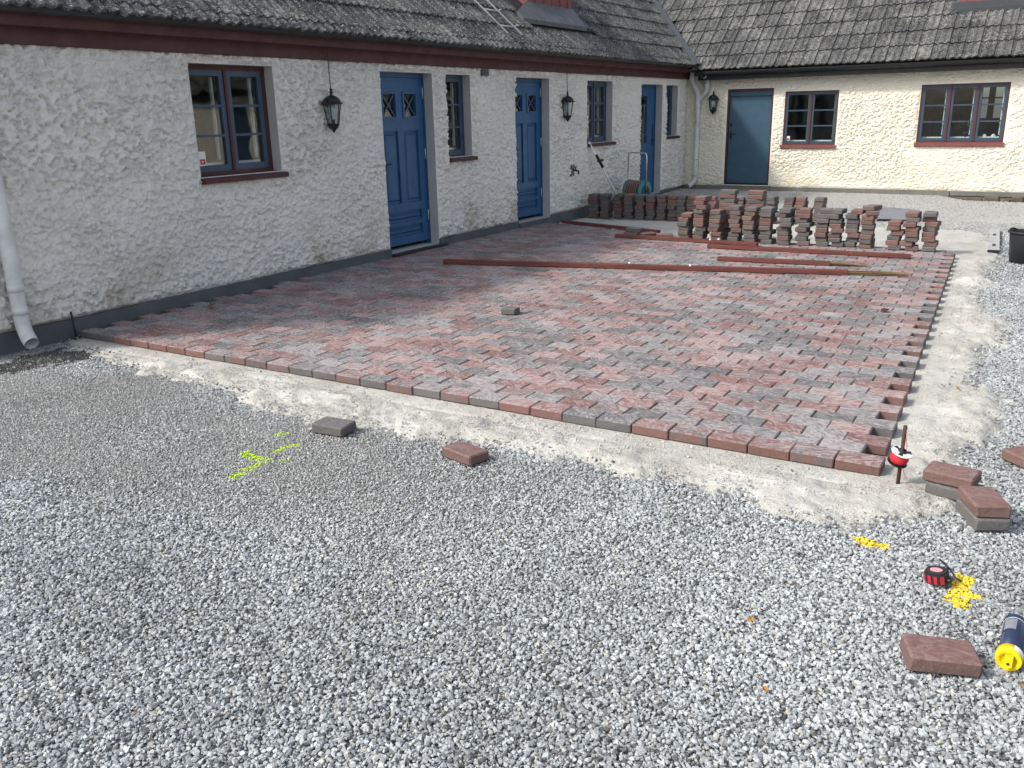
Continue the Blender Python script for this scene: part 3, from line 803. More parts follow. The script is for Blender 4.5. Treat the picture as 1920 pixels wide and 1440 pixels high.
def panel_door(parent, P, o, dep, lights=True):
    a, b, c, e = o; fr = 0.05
    f = MB()
    pbox(f, P, a, a + fr, -dep - 0.09, -dep + 0.012, c, e); pbox(f, P, b - fr * 0.4, b, -dep - 0.09, -dep + 0.012, c, e); pbox(f, P, a + fr, b - fr * 0.4, -dep - 0.09, -dep + 0.012, e - fr, e)
    dr = f.build('door', M['blue'], parent)
    u0, u1, z0, z1 = a + fr + 0.003, b - fr * 0.4 - 0.003, c + 0.05, e - fr - 0.003
    W = u1 - u0; H = z1 - z0; st = 0.115; mid = (u0 + u1) / 2
    lf = MB(); d0, d1 = -dep - 0.05, -dep - 0.006
    rails = [(z0, z0 + 0.10), (z0 + 0.40, z0 + 0.50), (z0 + 1.35, z0 + 1.49), (z1 - 0.155, z1)]
    pbox(lf, P, u0, u0 + st, d0, d1, z0, z1); pbox(lf, P, u1 - st, u1, d0, d1, z0, z1)
    for p, q in rails: pbox(lf, P, u0 + st, u1 - st, d0, d1, p, q)
    pbox(lf, P, mid - 0.055, mid + 0.055, d0, d1, rails[1][1], rails[2][0]); pbox(lf, P, mid - 0.055, mid + 0.055, d0, d1, rails[2][1], rails[3][0])
    pbox(lf, P, u0 + st, u1 - st, d0, d1, z0 + 0.225, z0 + 0.275)
    lf.build('leaf', M['blue'], dr)
    fields = [(u0 + st, mid - 0.055, rails[1][1], rails[2][0]), (mid + 0.055, u1 - st, rails[1][1], rails[2][0]),
              (u0 + st, u1 - st, rails[0][1], z0 + 0.225), (u0 + st, u1 - st, z0 + 0.275, rails[1][0])]
    for p, q, r_, s_ in fields:
        m = MB(); pbox(m, P, p, q, d0 + 0.004, d0 + 0.016, r_, s_)
        i = 0.032; k = 0.05
        o1 = [(p + i, r_ + i), (q - i, r_ + i), (q - i, s_ - i), (p + i, s_ - i)]; o2 = [(p + k, r_ + k), (q - k, r_ + k), (q - k, s_ - k), (p + k, s_ - k)]
        v_ = [P(u, d0 + 0.0162, z) for u, z in o1] + [P(u, d1 - 0.008, z) for u, z in o2]
        m.add(v_, [(0, 1, 5, 4), (1, 2, 6, 5), (2, 3, 7, 6), (3, 0, 4, 7), (4, 5, 6, 7)])
        m.build('panel', M['blue'], dr)
    for p, q in ((u0 + st, mid - 0.055), (mid + 0.055, u1 - st)):
        r_, s_ = rails[2][1], rails[3][0]; i = 0.028
        m = MB()
        pbox(m, P, p, p + i, d0, d1 + 0.012, r_, s_); pbox(m, P, q - i, q, d0, d1 + 0.012, r_, s_); pbox(m, P, p + i, q - i, d0, d1 + 0.012, r_, r_ + i); pbox(m, P, p + i, q - i, d0, d1 + 0.012, s_ - i, s_)
        m.build('light_frame', M['blue'], dr)
        part_box('pane', M['glass'], dr, P, p + i - 0.003, q - i + 0.003, d0 + 0.012, d0 + 0.016, r_ + i - 0.003, s_ - i + 0.003)
        x = MB(); p, q, r_, s_ = p + i, q - i, r_ + i, s_ - i
        for (ua, za), (ub, zb) in (((p, r_), (q, s_)), ((p, s_), (q, r_))):
            L = math.hypot(ub - ua, zb - za); nu, nz = -(zb - za) / L * 0.009, (ub - ua) / L * 0.009
            dd = d0 + (0.02 if zb > za else 0.021)
            v_ = [P(ua + nu, dd, za + nz), P(ua - nu, dd, za - nz), P(ub - nu, dd, zb - nz), P(ub + nu, dd, zb + nz)]
            v_ += [P(ua + nu, dd + 0.014, za + nz), P(ua - nu, dd + 0.014, za - nz), P(ub - nu, dd + 0.014, zb - nz), P(ub + nu, dd + 0.014, zb + nz)]
            x.add(v_, [(0, 1, 2, 3), (4, 7, 6, 5), (0, 4, 5, 1), (1, 5, 6, 2), (2, 6, 7, 3), (3, 7, 4, 0)])
        x.build('crossed_bars', M['bluegrey'], dr)
    hz = z0 + 0.98
    h_ = MB(); pbox(h_, P, u0 + 0.035, u0 + 0.065, d1, d1 + 0.006, hz - 0.10, hz + 0.08)
    h_.tube([P(u0 + 0.05, d1, hz), P(u0 + 0.05, d1 + 0.05, hz), P(u0 + 0.17, d1 + 0.052, hz)], 0.010, 8); h_.build('handle', M['black'], dr, True)
    for z in (z0 + 0.25, z0 + 1.0, z0 + 1.72): 
        h_ = MB(); h_.tube([P(u1 + 0.006, d1 + 0.008, z), P(u1 + 0.006, d1 + 0.008, z + 0.13)], 0.009, 8); h_.build('hinge', M['alu'], dr, True)
    return dr

# ---- left house
left = empty('house', (0, 0, 0))
tag(left, 'long white roughcast farmhouse wing with blue panel doors and dark red eaves on the left', 'house')
D1 = (4.09, 5.07, 0.03, 2.09); D2 = (7.0, 7.98, 0.06, 2.085); D3 = (11.37, 12.37, 0.06, 2.055)
W1 = (1.47, 2.47, 1.105, 2.095); W2 = (5.345, 5.89, 1.085, 2.087); W3 = (9.22, 10.17, 1.11, 2.08); W4 = (12.55, 13.15, 1.115, 2.05)
LO = [D1, D2, D3, W1, W2, W3, W4]
LZ0, LZ1 = 0.093, 2.20
lo2 = [(a, b, min(c, LZ0 - 0.2) if c < 0.1 else c, e) for a, b, c, e in LO]
link('wall', wall_mesh('wall', -0.85, FARY + 0.3, LZ0, LZ1, [(a, b, max(c, LZ0), e) for a, b, c, e in LO],
     lambda u: 0.009 if u < 4.2 else 0.011 if u < 8 else 0.014, 0.0105, PL, 0.034, 0.3, 11, 1.0), M['stucco_l'], left)
shell(left, PL, -0.85, FARY + 0.3, -0.3, 2.38, [(a - .001, b + .001, c - .001, e + .001) for a, b, c, e in LO], None, 0.30, None, M['inside'])
for o in LO:
    rv_ = MB(); reveals(rv_, PL, o, 0.24, 0.018); rv_.build('reveal', M['reveal'], left)
# plinth in lengths between the doors
us = [-0.86, D1[0], D1[1], D2[0], D2[1], D3[0], D3[1], FARY - 0.022]
for k in (0, 2, 4, 6):
    part_box('plinth', M['plinth'], left, PL, us[k] + 0.002, us[k + 1] - 0.002, -0.02, 0.030, -0.25, LZ0 - 0.001, ch=0.004)
for o, dk in ((D1, 1), (D2, 0), (D3, 0)):
    part_box('doorstep', M['black'] if dk else M['plinth'], left, PL, o[0] - (0.01 if dk else 0.0), o[1] + (0.10 if dk else 0.03), -0.2, 0.075, -0.05, o[2] - 0.0015, ch=0.006)
window(left, PL, W1, 2, 3, 0.115, M['maroon'], M['bluegrey'], M['maroon'], 0.075)
window(left, PL, W2, 1, 3, 0.115, M['bluegrey'], M['bluegrey'], M['maroon'], 0.075, 0.03)
window(left, PL, W3, 2, 3, 0.115, M['bluegrey'], M['bluegrey'], M['maroon'], 0.075, 0.03, bars=0.035)
window(left, PL, W4, 1, 3, 0.115, M['bluegrey'], M['bluegrey'], M['black'], 0.07, 0.03)
panel_door(left, PL, D1, 0.14); panel_door(left, PL, D2, 0.14)
# third door: plain leaf with a tall glass light
a, b, c, e = D3
f = MB(); pbox(f, PL, a, a + .05, -.23, -.128, c, e); pbox(f, PL, b - .02, b, -.23, -.128, c, e); pbox(f, PL, a + .05, b - .02, -.23, -.128, e - .05, e)
d3 = f.build('door', M['blue'], left)
lf = MB(); l0, l1, m0, m1 = a + .28, a + .62, c + .95, e - .20
pbox(lf, PL, a + .052, l0, -.19, -.146, c + .03, e - .052); pbox(lf, PL, l1, b - .022, -.19, -.146, c + .03, e - .052)
pbox(lf, PL, l0, l1, -.19, -.146, c + .03, m0); pbox(lf, PL, l0, l1, -.19, -.146, m1, e - .052)
lf.build('leaf', M['blue'], d3)
for z0, z1 in ((m0, m0 + .14), (m0 + .165, m1 - .18), (m1 - .155, m1)):
    part_box('pane', M['glass'], d3, PL, l0 - .003, l1 + .003, -.172, -.168, z0, z1)
for z0 in (m0 + .14, m1 - .18): part_box('glazing_bar', M['blue'], d3, PL, l0, l1, -.185, -.15, z0, z0 + .025)
hh = MB(); hh.tube([PL(b - .10, -.146, c + 1.0), PL(b - .10, -.09, c + 1.0), PL(b - .22, -.088, c + 1.0)], .010, 8); pbox(hh, PL, b - .12, b - .08, -.146, -.14, c + .9, c + 1.28); hh.build('handle', M['black'], d3, True)
# eaves
EX, EZ, LP = 0.31, 2.405, R(41)       # eave edge of the tiles
part_box('frieze_board', M['maroon'], left, PL, -0.98, FARY - 0.02, -0.02, 0.072, 2.17, 2.315, ch=0.004)
part_box('soffit', M['maroon'], left, PL, -0.98, FARY - 0.02, 0.073, 0.165, 2.300, 2.330)
part_box('fascia', M['maroon'], left, PL, -0.98, FARY - 0.25, 0.166, 0.192, 2.288, 2.42, ch=0.004)
def gutter(parent, path_fn, u0, u1, mat, r=0.058):
    mb = MB(); n = 9
    prof = [(-math.cos(pi * k / n) * r, -math.sin(pi * k / n) * r) for k in range(n + 1)] + [(r + .006, .004), (r + .002, .010), (r - .006, .004)]
    inn = [(-math.cos(pi * k / n) * (r - .004), -math.sin(pi * k / n) * (r - .004) + .001) for k in reversed(range(n + 1))]
    prof = prof + inn; m = len(prof)
    v_ = [path_fn(u, d, z) for u in (u0, u1) for d, z in prof]
    mb.add(v_, [(k, (k + 1) % m, (k + 1) % m + m, k + m) for k in range(m)] + [tuple(range(m)), tuple(range(m, 2 * m))])
    g = mb.build('gutter', mat, parent)
    u = u0 + 0.4
    while u < u1:
        b_ = MB(); pp = [(-math.cos(pi * k / n) * (r + .003), -math.sin(pi * k / n) * (r + .003)) for k in range(n + 1)]
        v_ = [path_fn(u + s, d, z) for s in (-.012, .012) for d, z in pp]
        b_.add(v_, [(k, k + 1, k + 2 + n, k + 1 + n) for k in range(n)])
        b_.build('bracket', mat, g); u += 0.6
    return g
gutter(left, lambda u, d, z: (0.255 + d, u, 2.425 + z), -0.98, FARY - 0.30, M['gutter'])

# ---- roofs
TW, TL, TG = 0.24, 0.44, 0.385
def tile_mesh():
    n = 12; mb = MB(); w = TW - 0.006
    top = []
    for k in range(n + 1):
        u = -w / 2 + w * k / n; z = 0.021 * (0.5 + 0.5 * math.cos(4 * pi * (k / n) + 0.5)) + 0.016 * k / n
        top.append((u, z))
    th = 0.024
    v_ = [(u, 0, z) for u, z in top] + [(u, TL, z) for u, z in top] + [(u, 0.002, z - th) for u, z in top]
    N = n + 1
    fs = [(k, k + 1, k + 1 + N, k + N) for k in range(n)] + [(k + 2 * N, k + 1 + 2 * N, k + 1, k) for k in range(n)]
    v_ += [(top[0][0], TL, top[0][1] - th), (top[-1][0], TL, top[-1][1] - th)]
    fs += [(0, N, 3 * N, 2 * N), (n, 3 * N - 1, 3 * N + 1, N + n)]
    mb.add(v_, fs); me = mb.mesh('tile'); me.materials.append(M['tile'])
    return me
TM = tile_mesh()
trnd = random.Random(5)
def tile_matrix(origin, along, upv, u, t):
    nrm = along.cross(upv)
    lift = (upv * math.cos(R(3.6)) - nrm * math.sin(R(3.6))).normalized()
    n2 = along.cross(lift)
    m = Matrix((along, lift, n2)).transposed().to_4x4()
    m.translation = origin + along * u + upv * t + nrm * (0.036 + trnd.uniform(-.002, .003))
    return m @ Matrix.Rotation(trnd.gauss(0, .006), 4, 'Z') @ Matrix.Rotation(trnd.gauss(0, .006), 4, 'Y')
def vis(pt, mx=1.06, my=1.05):
    d = pt - CAM; w = d.dot(fw)
    return w > 0 and abs(FOCAL * d.dot(rt2) / w) < 960 * mx and abs(FOCAL * d.dot(up2) / w) < 720 * my
def roof(parent, origin, along, upv, cols, rows, keepf, shift=0.0, t1=0.34):
    deck = None
    cand = []
    for r_ in range(rows):
        for c_ in cols:
            u = c_ * TW + shift; t = -0.045 if r_ == 0 else t1 + (r_ - 1) * TG
            k = keepf(u, t)
            if k: cand.append((u, t))
    ind, rest = [], []
    for u, t in cand:
        pt = origin + along * u + upv * (t + 0.2)
        (ind if vis(pt) else rest).append((u, t, (pt - CAM).length))
    ind.sort(key=lambda q: q[2])
    rest = [q for q in rest] + ind[300:]; ind = ind[:300]
    return ind, rest
def lay_roof(parent, deck, origin, along, upv, ind, rest):
    for u, t, _ in ind:
        o = bpy.data.objects.new('tile', TM); COL.objects.link(o); o.parent = deck; o.matrix_world = tile_matrix(origin, along, upv, u, t)
    mb = MB()
    V0 = [Vector(v.co) for v in TM.vertices]; F0 = [tuple(p.vertices) for p in TM.polygons]
    for u, t, _ in rest:
        m = tile_matrix(origin, along, upv, u, t); mb.add([m @ v for v in V0], F0)
    if rest: tag(mb.build('tile_field', M['tile'], deck), kind='stuff')
VC = 13.14 + EX       # valley in plan: x + y = VC
RUN = 3.3
def slab(name, quad, th, mat, parent):
    q = [Vector(p) for p in quad]; n = (q[1] - q[0]).cross(q[-1] - q[0]).normalized()
    if n.z < 0: n = -n
    k = len(q); mb = MB()
    mb.add(q + [p - n * th for p in q], [tuple(range(k)), tuple(reversed(range(k, 2 * k)))] + [(i, i + k, (i + 1) % k + k, (i + 1) % k) for i in range(k)])
    return mb.build(name, mat, parent)
TP = math.tan(LP)
ldeck = slab('roof', [(EX, -1.0, EZ), (EX, VC - EX, EZ), (EX - RUN, VC - EX + RUN, EZ + RUN * TP), (EX - RUN, -1.0, EZ + RUN * TP)], 0.05, M['deck'], left)
o_ = Vector((EX, 0, EZ)); al = Vector((0, 1, 0)); uv = Vector((-math.cos(LP), 0, math.sin(LP)))
# keep clear of the dormer and the valley
DM = (8.02, 9.52, 1.18)
def keepL(u, t):
    x = EX - (t + 0.2) * math.cos(LP)
    if u > VC - x - 0.16: return False
    if t + 0.30 > 0.70 and 7.45 < u < 9.62 and t < 3: return False
    return u > -0.95 and t < 4.0
ind, rest = roof(left, o_, al, uv, range(-25, 75), 11, keepL, 0.0, 0.09)
lay_roof(left, ldeck, o_, al, uv, ind, rest)
# back slope and gable so the wing is a closed body
slab('roof_back', [(EX - RUN, -1.0, EZ + RUN * TP), (EX - RUN, 17.6, EZ + RUN * TP), (-6.4, 17.6, EZ - 0.1), (-6.4, -1.0, EZ - 0.1)], 0.06, M['deck'], left)
mb = MB(); mb.box(-6.1, -5.8, -0.85, 18.4, -0.3, 2.34); mb.box(-5.8, -0.3, -0.85, -0.55, -0.3, 2.34); mb.box(-5.8, -0.3, -0.55, 13.8, 2.34, 2.38); mb.box(-5.8, -0.3, -0.55, 13.8, -0.3, -0.05)
mb.add([(-6.1, -0.85, 2.34), (0, -0.85, 2.34), (EX - RUN, -0.85, EZ + RUN * TP - .1), (-6.1, -0.75, 2.34), (0, -0.75, 2.34), (EX - RUN, -0.75, EZ + RUN * TP - .1)], [(0, 1, 2), (5, 4, 3)])
mb.box(-5.8, -0.3, 3.5, 3.6, -0.05, 2.36); mb.box(-5.8, -0.3, 10.8, 10.9, -0.05, 2.36); mb.box(-5.8, -0.3, 6.3, 6.4, -0.05, 2.36)
mb.build('room_walls', M['inside'], left)
# dormer: red front with a lead apron
def slopeL(u, t, n=0.0): return o_ + al * u + uv * t + al.cross(uv) * n
dm = MB(); x1 = slopeL(0, 1.05).x; zb = slopeL(0, 1.05).z
for k in range(11):
    y0 = 8.18 + k * 0.128; dm.box(x1 - 0.05, x1 + (0.0 if k % 2 else 0.012), y0, y0 + 0.126, zb - 0.05, zb + 1.3)
dm.box(x1 - 2.4, x1 - 0.05, 8.20, 9.57, zb - 0.04, zb + 1.3)
dorm = dm.build('dormer', M['maroon_l'], left)
dm = MB(); q = [slopeL(7.50, 0.66, 0.075), slopeL(9.50, 0.66, 0.075), slopeL(9.52, 0.74, 0.085), slopeL(9.60, 1.10, 0.09), slopeL(8.12, 1.10, 0.09), slopeL(7.50, 0.80, 0.085)]
dm.add(q + [p + Vector((0, 0, -0.06)) for p in q], [tuple(range(6)), tuple(reversed(range(6, 12)))] + [(i, i + 6, (i + 1) % 6 + 6, (i + 1) % 6) for i in range(6)])
dm.build('apron_flashing', M['valley'], dorm)
for y0 in (7.52, 9.56):
    q = [slopeL(y0, 0.66, 0.06), slopeL(y0 + 0.10, 0.66, 0.06), slopeL(y0 + 0.10, 3.2, 0.075), slopeL(y0, 3.2, 0.075)]
    dm = MB(); dm.add(q + [p - Vector((0, 0, .05)) for p in q], [(0, 1, 2, 3), (7, 6, 5, 4)] + [(i, i + 4, (i + 1) % 4 + 4, (i + 1) % 4) for i in range(4)]); dm.build('side_flashing', M['gutter'], dorm)
# roof ladder
lad = empty('roof_ladder', (0, 0, 0), 0, left)
for y0 in (6.48, 6.84):
    r_ = MB(); a_, b_ = slopeL(y0, 0.20, 0.10), slopeL(y0, 3.4, 0.10); r_.tube([a_, b_], 0.014, 8); r_.build('rail', M['alu'], lad, True)
for k in range(9):
    t = 0.36 + 0.33 * k; r_ = MB(); r_.tube([slopeL(6.48, t, 0.10), slopeL(6.84, t, 0.10)], 0.012, 6); r_.tube([slopeL(6.84, t, 0.10), slopeL(6.94, t + .03, 0.12), slopeL(6.97, t + .03, 0.05)], 0.008, 6); r_.build('rung', M['alu'], lad, True)

# ---- far house
far = empty('house', (0, FARY, 0))
tag(far, 'cream roughcast farmhouse wing across the yard with blue door and grey tiled roof', 'house')
FEY, FEZ = FARY - 0.36, 2.325
FD = (0.865, 1.765, 0.14, 1.957); FA = (1.985, 2.965, 0.905, 1.882); FB = (4.355, 5.73, 0.945, 1.925); FC = (8.2, 9.4, 0.95, 1.9); FE = (12.2, 13.1, 0.14, 2.0)
FO = [FD, FA, FB, FC, FE]
PFl = lambda u, d, z: (u, -d, z)             # same, in the house's own axes
FZ0, FZ1 = 0.118, 2.22
link('wall', wall_mesh('wall', 0.001, 6.9, FZ0, FZ1, [o for o in FO if o[1] < 6.9], lambda u: 0.0105, 0.0105, PFl, 0.017, 0.3, 47, 0.78), M['stucco_f'], far)
shell(far, PFl, -6.0, 16.0, -0.3, 2.36, FO, None, 0.30, None, M['inside'])
for o in FO:
    rv_ = MB(); reveals(rv_, PFl, o, 0.2, 0.018); rv_.build('reveal', M['reveal'], far)
part_box('plinth', M['plinth_f'], far, PFl, 0.03, FD[0] - 0.05, -0.02, 0.03, -0.2, FZ0 - 0.001, ch=0.005)
part_box('doorstep', M['plinth_f'], far, PFl, FD[0] - 0.049, FD[1] + 0.049, -0.15, 0.06, -0.2, 0.13, ch=0.008)
part_box('plinth', M['plinth_f'], far, PFl, FD[1] + 0.05, 5.0, -0.02, 0.03, -0.2, FZ0 - 0.001, ch=0.005)
part_box('plinth', M['plinth_f'], far, PFl, 5.0, 16.0, -0.04, 0.012, 0.035, FZ0 - 0.001, ch=0.005)
frnd = random.Random(9); x = 5.02
while x < 7.4:
    w = frnd.uniform(0.16, 0.34); m = MB(); hz = frnd.uniform(-0.01, 0.045)
    m.chbox(x, x + w - 0.015, -0.005 - frnd.uniform(0.03, 0.07), 0.04, -0.14, hz, 0.02, None, 0.015, frnd); m.build('foundation_stone', M['foundation'], far); x += w
window(far, PFl, FA, 2, 3, 0.012, M['maroon'], M['slate'], M['maroon_l'], 0.06, 0.026, bars=0.026, boards=0.04)
window(far, PFl, FB, 3, 3, 0.012, M['maroon'], M['slate'], M['maroon_l'], 0.06, 0.030, bars=0.026, boards=0.045)
window(far, PFl, FC, 2, 3, 0.012, M['maroon'], M['slate'], M['maroon_l'], 0.05, 0.026, boards=0.04)
for o in (FD, FE):
    a, b, c, e = o
    f = MB(); pbox(f, PFl, a, a + .035, -.12, -.012, c, e); pbox(f, PFl, b - .035, b, -.12, -.012, c, e); pbox(f, PFl, a + .035, b - .035, -.12, -.012, e - .04, e)
    d_ = f.build('door', M['maroon'], far)
    part_box('leaf', M['teal_door'], d_, PFl, a + .037, b - .037, -.10, -.055, c + .004, e - .135)
    part_box('top_board', M['teal_door'], d_, PFl, a + .037, b - .037, -.10, -.035, e - .132, e - .043)
    part_box('weatherboard', M['black'], d_, PFl, a + .037, b - .037, -.054, -.035, c + .004, c + .035)
    hh = MB(); pbox(hh, PFl, a + .07, a + .10, -.055, -.047, c + .88, c + 1.02); hh.tube([PFl(a + .085, -.05, c + .97), PFl(a + .085, 0.0, c + .97), PFl(a + .19, 0.002, c + .97)], .010, 8); pbox(hh, PFl, a + .07, a + .10, -.055, -.045, c + 1.12, c + 1.18); hh.build('handle', M['black'], d_, True)
link('wall', wall_mesh('wall', 6.9, 16.0, FZ0, FZ1, [o for o in FO if o[0] > 6.9], lambda u: 0.06, 0.06, PFl, 0.016, 0.3, 47), M['stucco_f'], far)
part_box('fascia', M['black'], far, PFl, 0.34, 16.0, 0.18, 0.275, 2.13, 2.30, ch=0.004)
part_box('soffit', M['black'], far, PFl, 0.33, 16.0, 0.0, 0.179, 2.17, 2.20)
gutter(far, lambda u, d, z: (u, -0.335 - d, 2.275 + z), 0.36, 16.0, M['black'], 0.06)
TG_F = 0.385
fdeck = slab('roof', [(VC - FEY - 0.05, 0 - 0.36, FEZ), (16.0, -0.36, FEZ), (16.0, -0.36 + RUN, FEZ + RUN * TP), (VC - FEY - RUN - 0.05, -0.36 + RUN, FEZ + RUN * TP)], 0.05, M['deck'], far)
of = Vector((0, FEY, FEZ)); alf = Vector((1, 0, 0)); uvf = Vector((0, math.cos(LP), math.sin(LP)))
def keepF(u, t):
    y = FEY + (t + 0.2) * math.cos(LP)
    if u < VC - y + 0.13: return False
    if u > 4.62 and t + 0.12 > 1.20 and u < 6.9: return False
    return u < 15.9 and t < 3.9
ind, rest = roof(far, of, alf, uvf, range(-22, 66), 11, keepF, 0.05)
bpy.context.view_layer.update()
lay_roof(far, fdeck, of, alf, uvf, ind, rest)
fdi = fdeck.matrix_world.inverted()
for o in fdeck.children:
    if o.name.startswith('tile_field'): o.matrix_world = Matrix.Identity(4)
def slopeF(u, t, n=0.0): return of + alf * u + uvf * t + alf.cross(uvf) * n
fm = MB(); y1 = slopeF(0, 1.32).y - FARY; zb = slopeF(0, 1.32).z
for k in range(17):
    u0 = 4.72 + k * 0.128; fm.box(u0, u0 + 0.126, y1 - (0.0 if k % 2 else 0.012), y1 + 0.05, zb - 0.05, zb + 1.2)
fm.box(4.74, 6.85, y1 + 0.05, y1 + 2.2, zb - 0.04, zb + 1.2)
fdm = fm.build('dormer', M['maroon_l'], far)
dv = Vector((0, -FARY, 0))
fm = MB(); q = [slopeF(4.64, 1.19, 0.075) + dv, slopeF(6.9, 1.19, 0.075) + dv, slopeF(6.9, 1.36, 0.09) + dv, slopeF(4.64, 1.36, 0.09) + dv]
fm.add(q + [p + Vector((0, 0, -0.06)) for p in q], [(0, 1, 2, 3), (7, 6, 5, 4)] + [(i, i + 4, (i + 1) % 4 + 4, (i + 1) % 4) for i in range(4)]); fm.build('apron_flashing', M['gutter'], fdm)
slab('roof_back', [(-6, -0.36 + RUN, FEZ + RUN * TP), (16.0, -0.36 + RUN, FEZ + RUN * TP), (16.0, 5.4, FEZ - 0.1), (-6, 5.4, FEZ - 0.1)], 0.06, M['deck'], far)
mb = MB(); RB = (4.87, 5.50, 1.28, 1.98)
for a_, b_, c_, e_ in ((-5.8, RB[0], -0.3, 2.36), (RB[1], 16.0, -0.3, 2.36), (RB[0], RB[1], -0.3, RB[2]), (RB[0], RB[1], RB[3], 2.36), (5.08, 5.20, RB[2], RB[3]), (RB[0], 5.08, 1.68, 1.71), (5.20, RB[1], 1.68, 1.71)): mb.box(a_, b_, 4.6, 4.7, c_, e_)
mb.box(-5.8, 16, 0.3, 4.6, 2.36, 2.40); mb.box(-5.8, 16, 0.3, 4.6, -0.3, -0.05); mb.box(15.8, 16, 0.3, 4.6, -0.05, 2.36); mb.box(3.4, 3.5, 0.3, 4.6, -0.05, 2.36); mb.box(4.3, 4.38, 1.6, 4.6, -0.05, 2.36)  # partition behind the wide window is added to darken the room
mb.build('room_walls', M['inside_dark'], far)
# valley flashing between the two roofs (belongs to the left house)
def valley_pt(s, off):
    x = EX - s; y = VC - x; return Vector((x, y, EZ + s * TP + 0.055)) + Vector((1, 1, 0)).normalized() * off
segs = [(-0.02, 1.32), (1.29, 2.7)]
for k, (s0, s1) in enumerate(segs):
    vm = MB(); lift = 0.012 * (1 - k)
    q = []
    for s in (s0, s1):
        for off, dz in ((-0.12, 0.05), (0, 0.012), (0.13, -0.02)): q.append(valley_pt(s, off) + Vector((0, 0, dz + lift)))
    vm.add(q + [p - Vector((0, 0, .015)) for p in q], [(0, 1, 4, 3), (1, 2, 5, 4), (6, 9, 10, 7), (7, 10, 11, 8), (0, 3, 9, 6), (2, 8, 11, 5), (0, 6, 7, 1), (1, 7, 8, 2), (3, 4, 10, 9), (4, 5, 11, 10)])
    vm.build('valley_flashing', M['valley'], left)

# ---- downpipes
def arc(p0, p1, p2, n=6):
    p0, p1, p2 = Vector(p0), Vector(p1), Vector(p2)
    return [(1 - t) ** 2 * p0 + 2 * t * (1 - t) * p1 + t * t * p2 for t in [k / n for k in range(n + 1)]]
def downpipe(parent, path, r, open_end=True, bands=()):
    mb = MB(); mb.tube(path, r, 18, cap=False); mb.tube([p for p in reversed([Vector(q) for q in path])], r - 0.004, 18, cap=False)
    o = mb.build('downpipe', M['pipe'], parent, True)
    for z, (x, y) in bands:
        b_ = MB(); b_.tube([(x, y, z), (x, y, z + 0.06)], r + 0.004, 18); b_.build('pipe_clip', M['pipe'], o, True)
    return o
px_, py_ = 0.095, -0.445
pth = [(px_, py_, 2.2), (px_, py_, 1.2), (px_, py_, 0.24)] + arc((px_, py_, 0.22), (px_, py_, 0.08), (px_ + 0.12, py_ - 0.02, 0.015), 7)
pth = [(0.255, py_, 2.37), (0.255, py_, 2.33)] + arc((0.25, py_, 2.31), (px_, py_, 2.26), (px_, py_, 2.16), 5) + pth[1:]
downpipe(left, pth, 0.055, bands=((0.40, (px_, py_)), (1.6, (px_, py_)), (0.225, (px_, py_))))
cy_ = FARY - 0.11
pth = [(0.16, cy_, 2.37), (0.16, cy_, 2.22)] + arc((0.16, cy_, 2.20), (0.17, cy_, 2.08), (0.24, cy_, 2.0), 5) + arc((0.25, cy_, 1.98), (0.30, cy_, 1.92), (0.30, cy_, 1.82), 5) + [(0.30, cy_, 0.30)] + arc((0.30, cy_, 0.28), (0.30, cy_, 0.17), (0.20, cy_ - 0.09, 0.11), 6)
downpipe(left, pth, 0.048, bands=((1.35, (0.30, cy_)), (0.62, (0.30, cy_)), (0.30, (0.30, cy_)), (1.62, (0.30, cy_))))
pth = [(0.475, -0.335, 2.22), (0.475, -0.14, 2.19), (0.475, -0.11, 2.14)] + arc((0.475, -0.11, 2.02), (0.475, -0.11, 1.90), (0.40, -0.11, 1.86), 5) + [(0.315, -0.11, 1.78)]
downpipe(far, pth, 0.044, bands=((2.02, (0.475, -0.11)),))

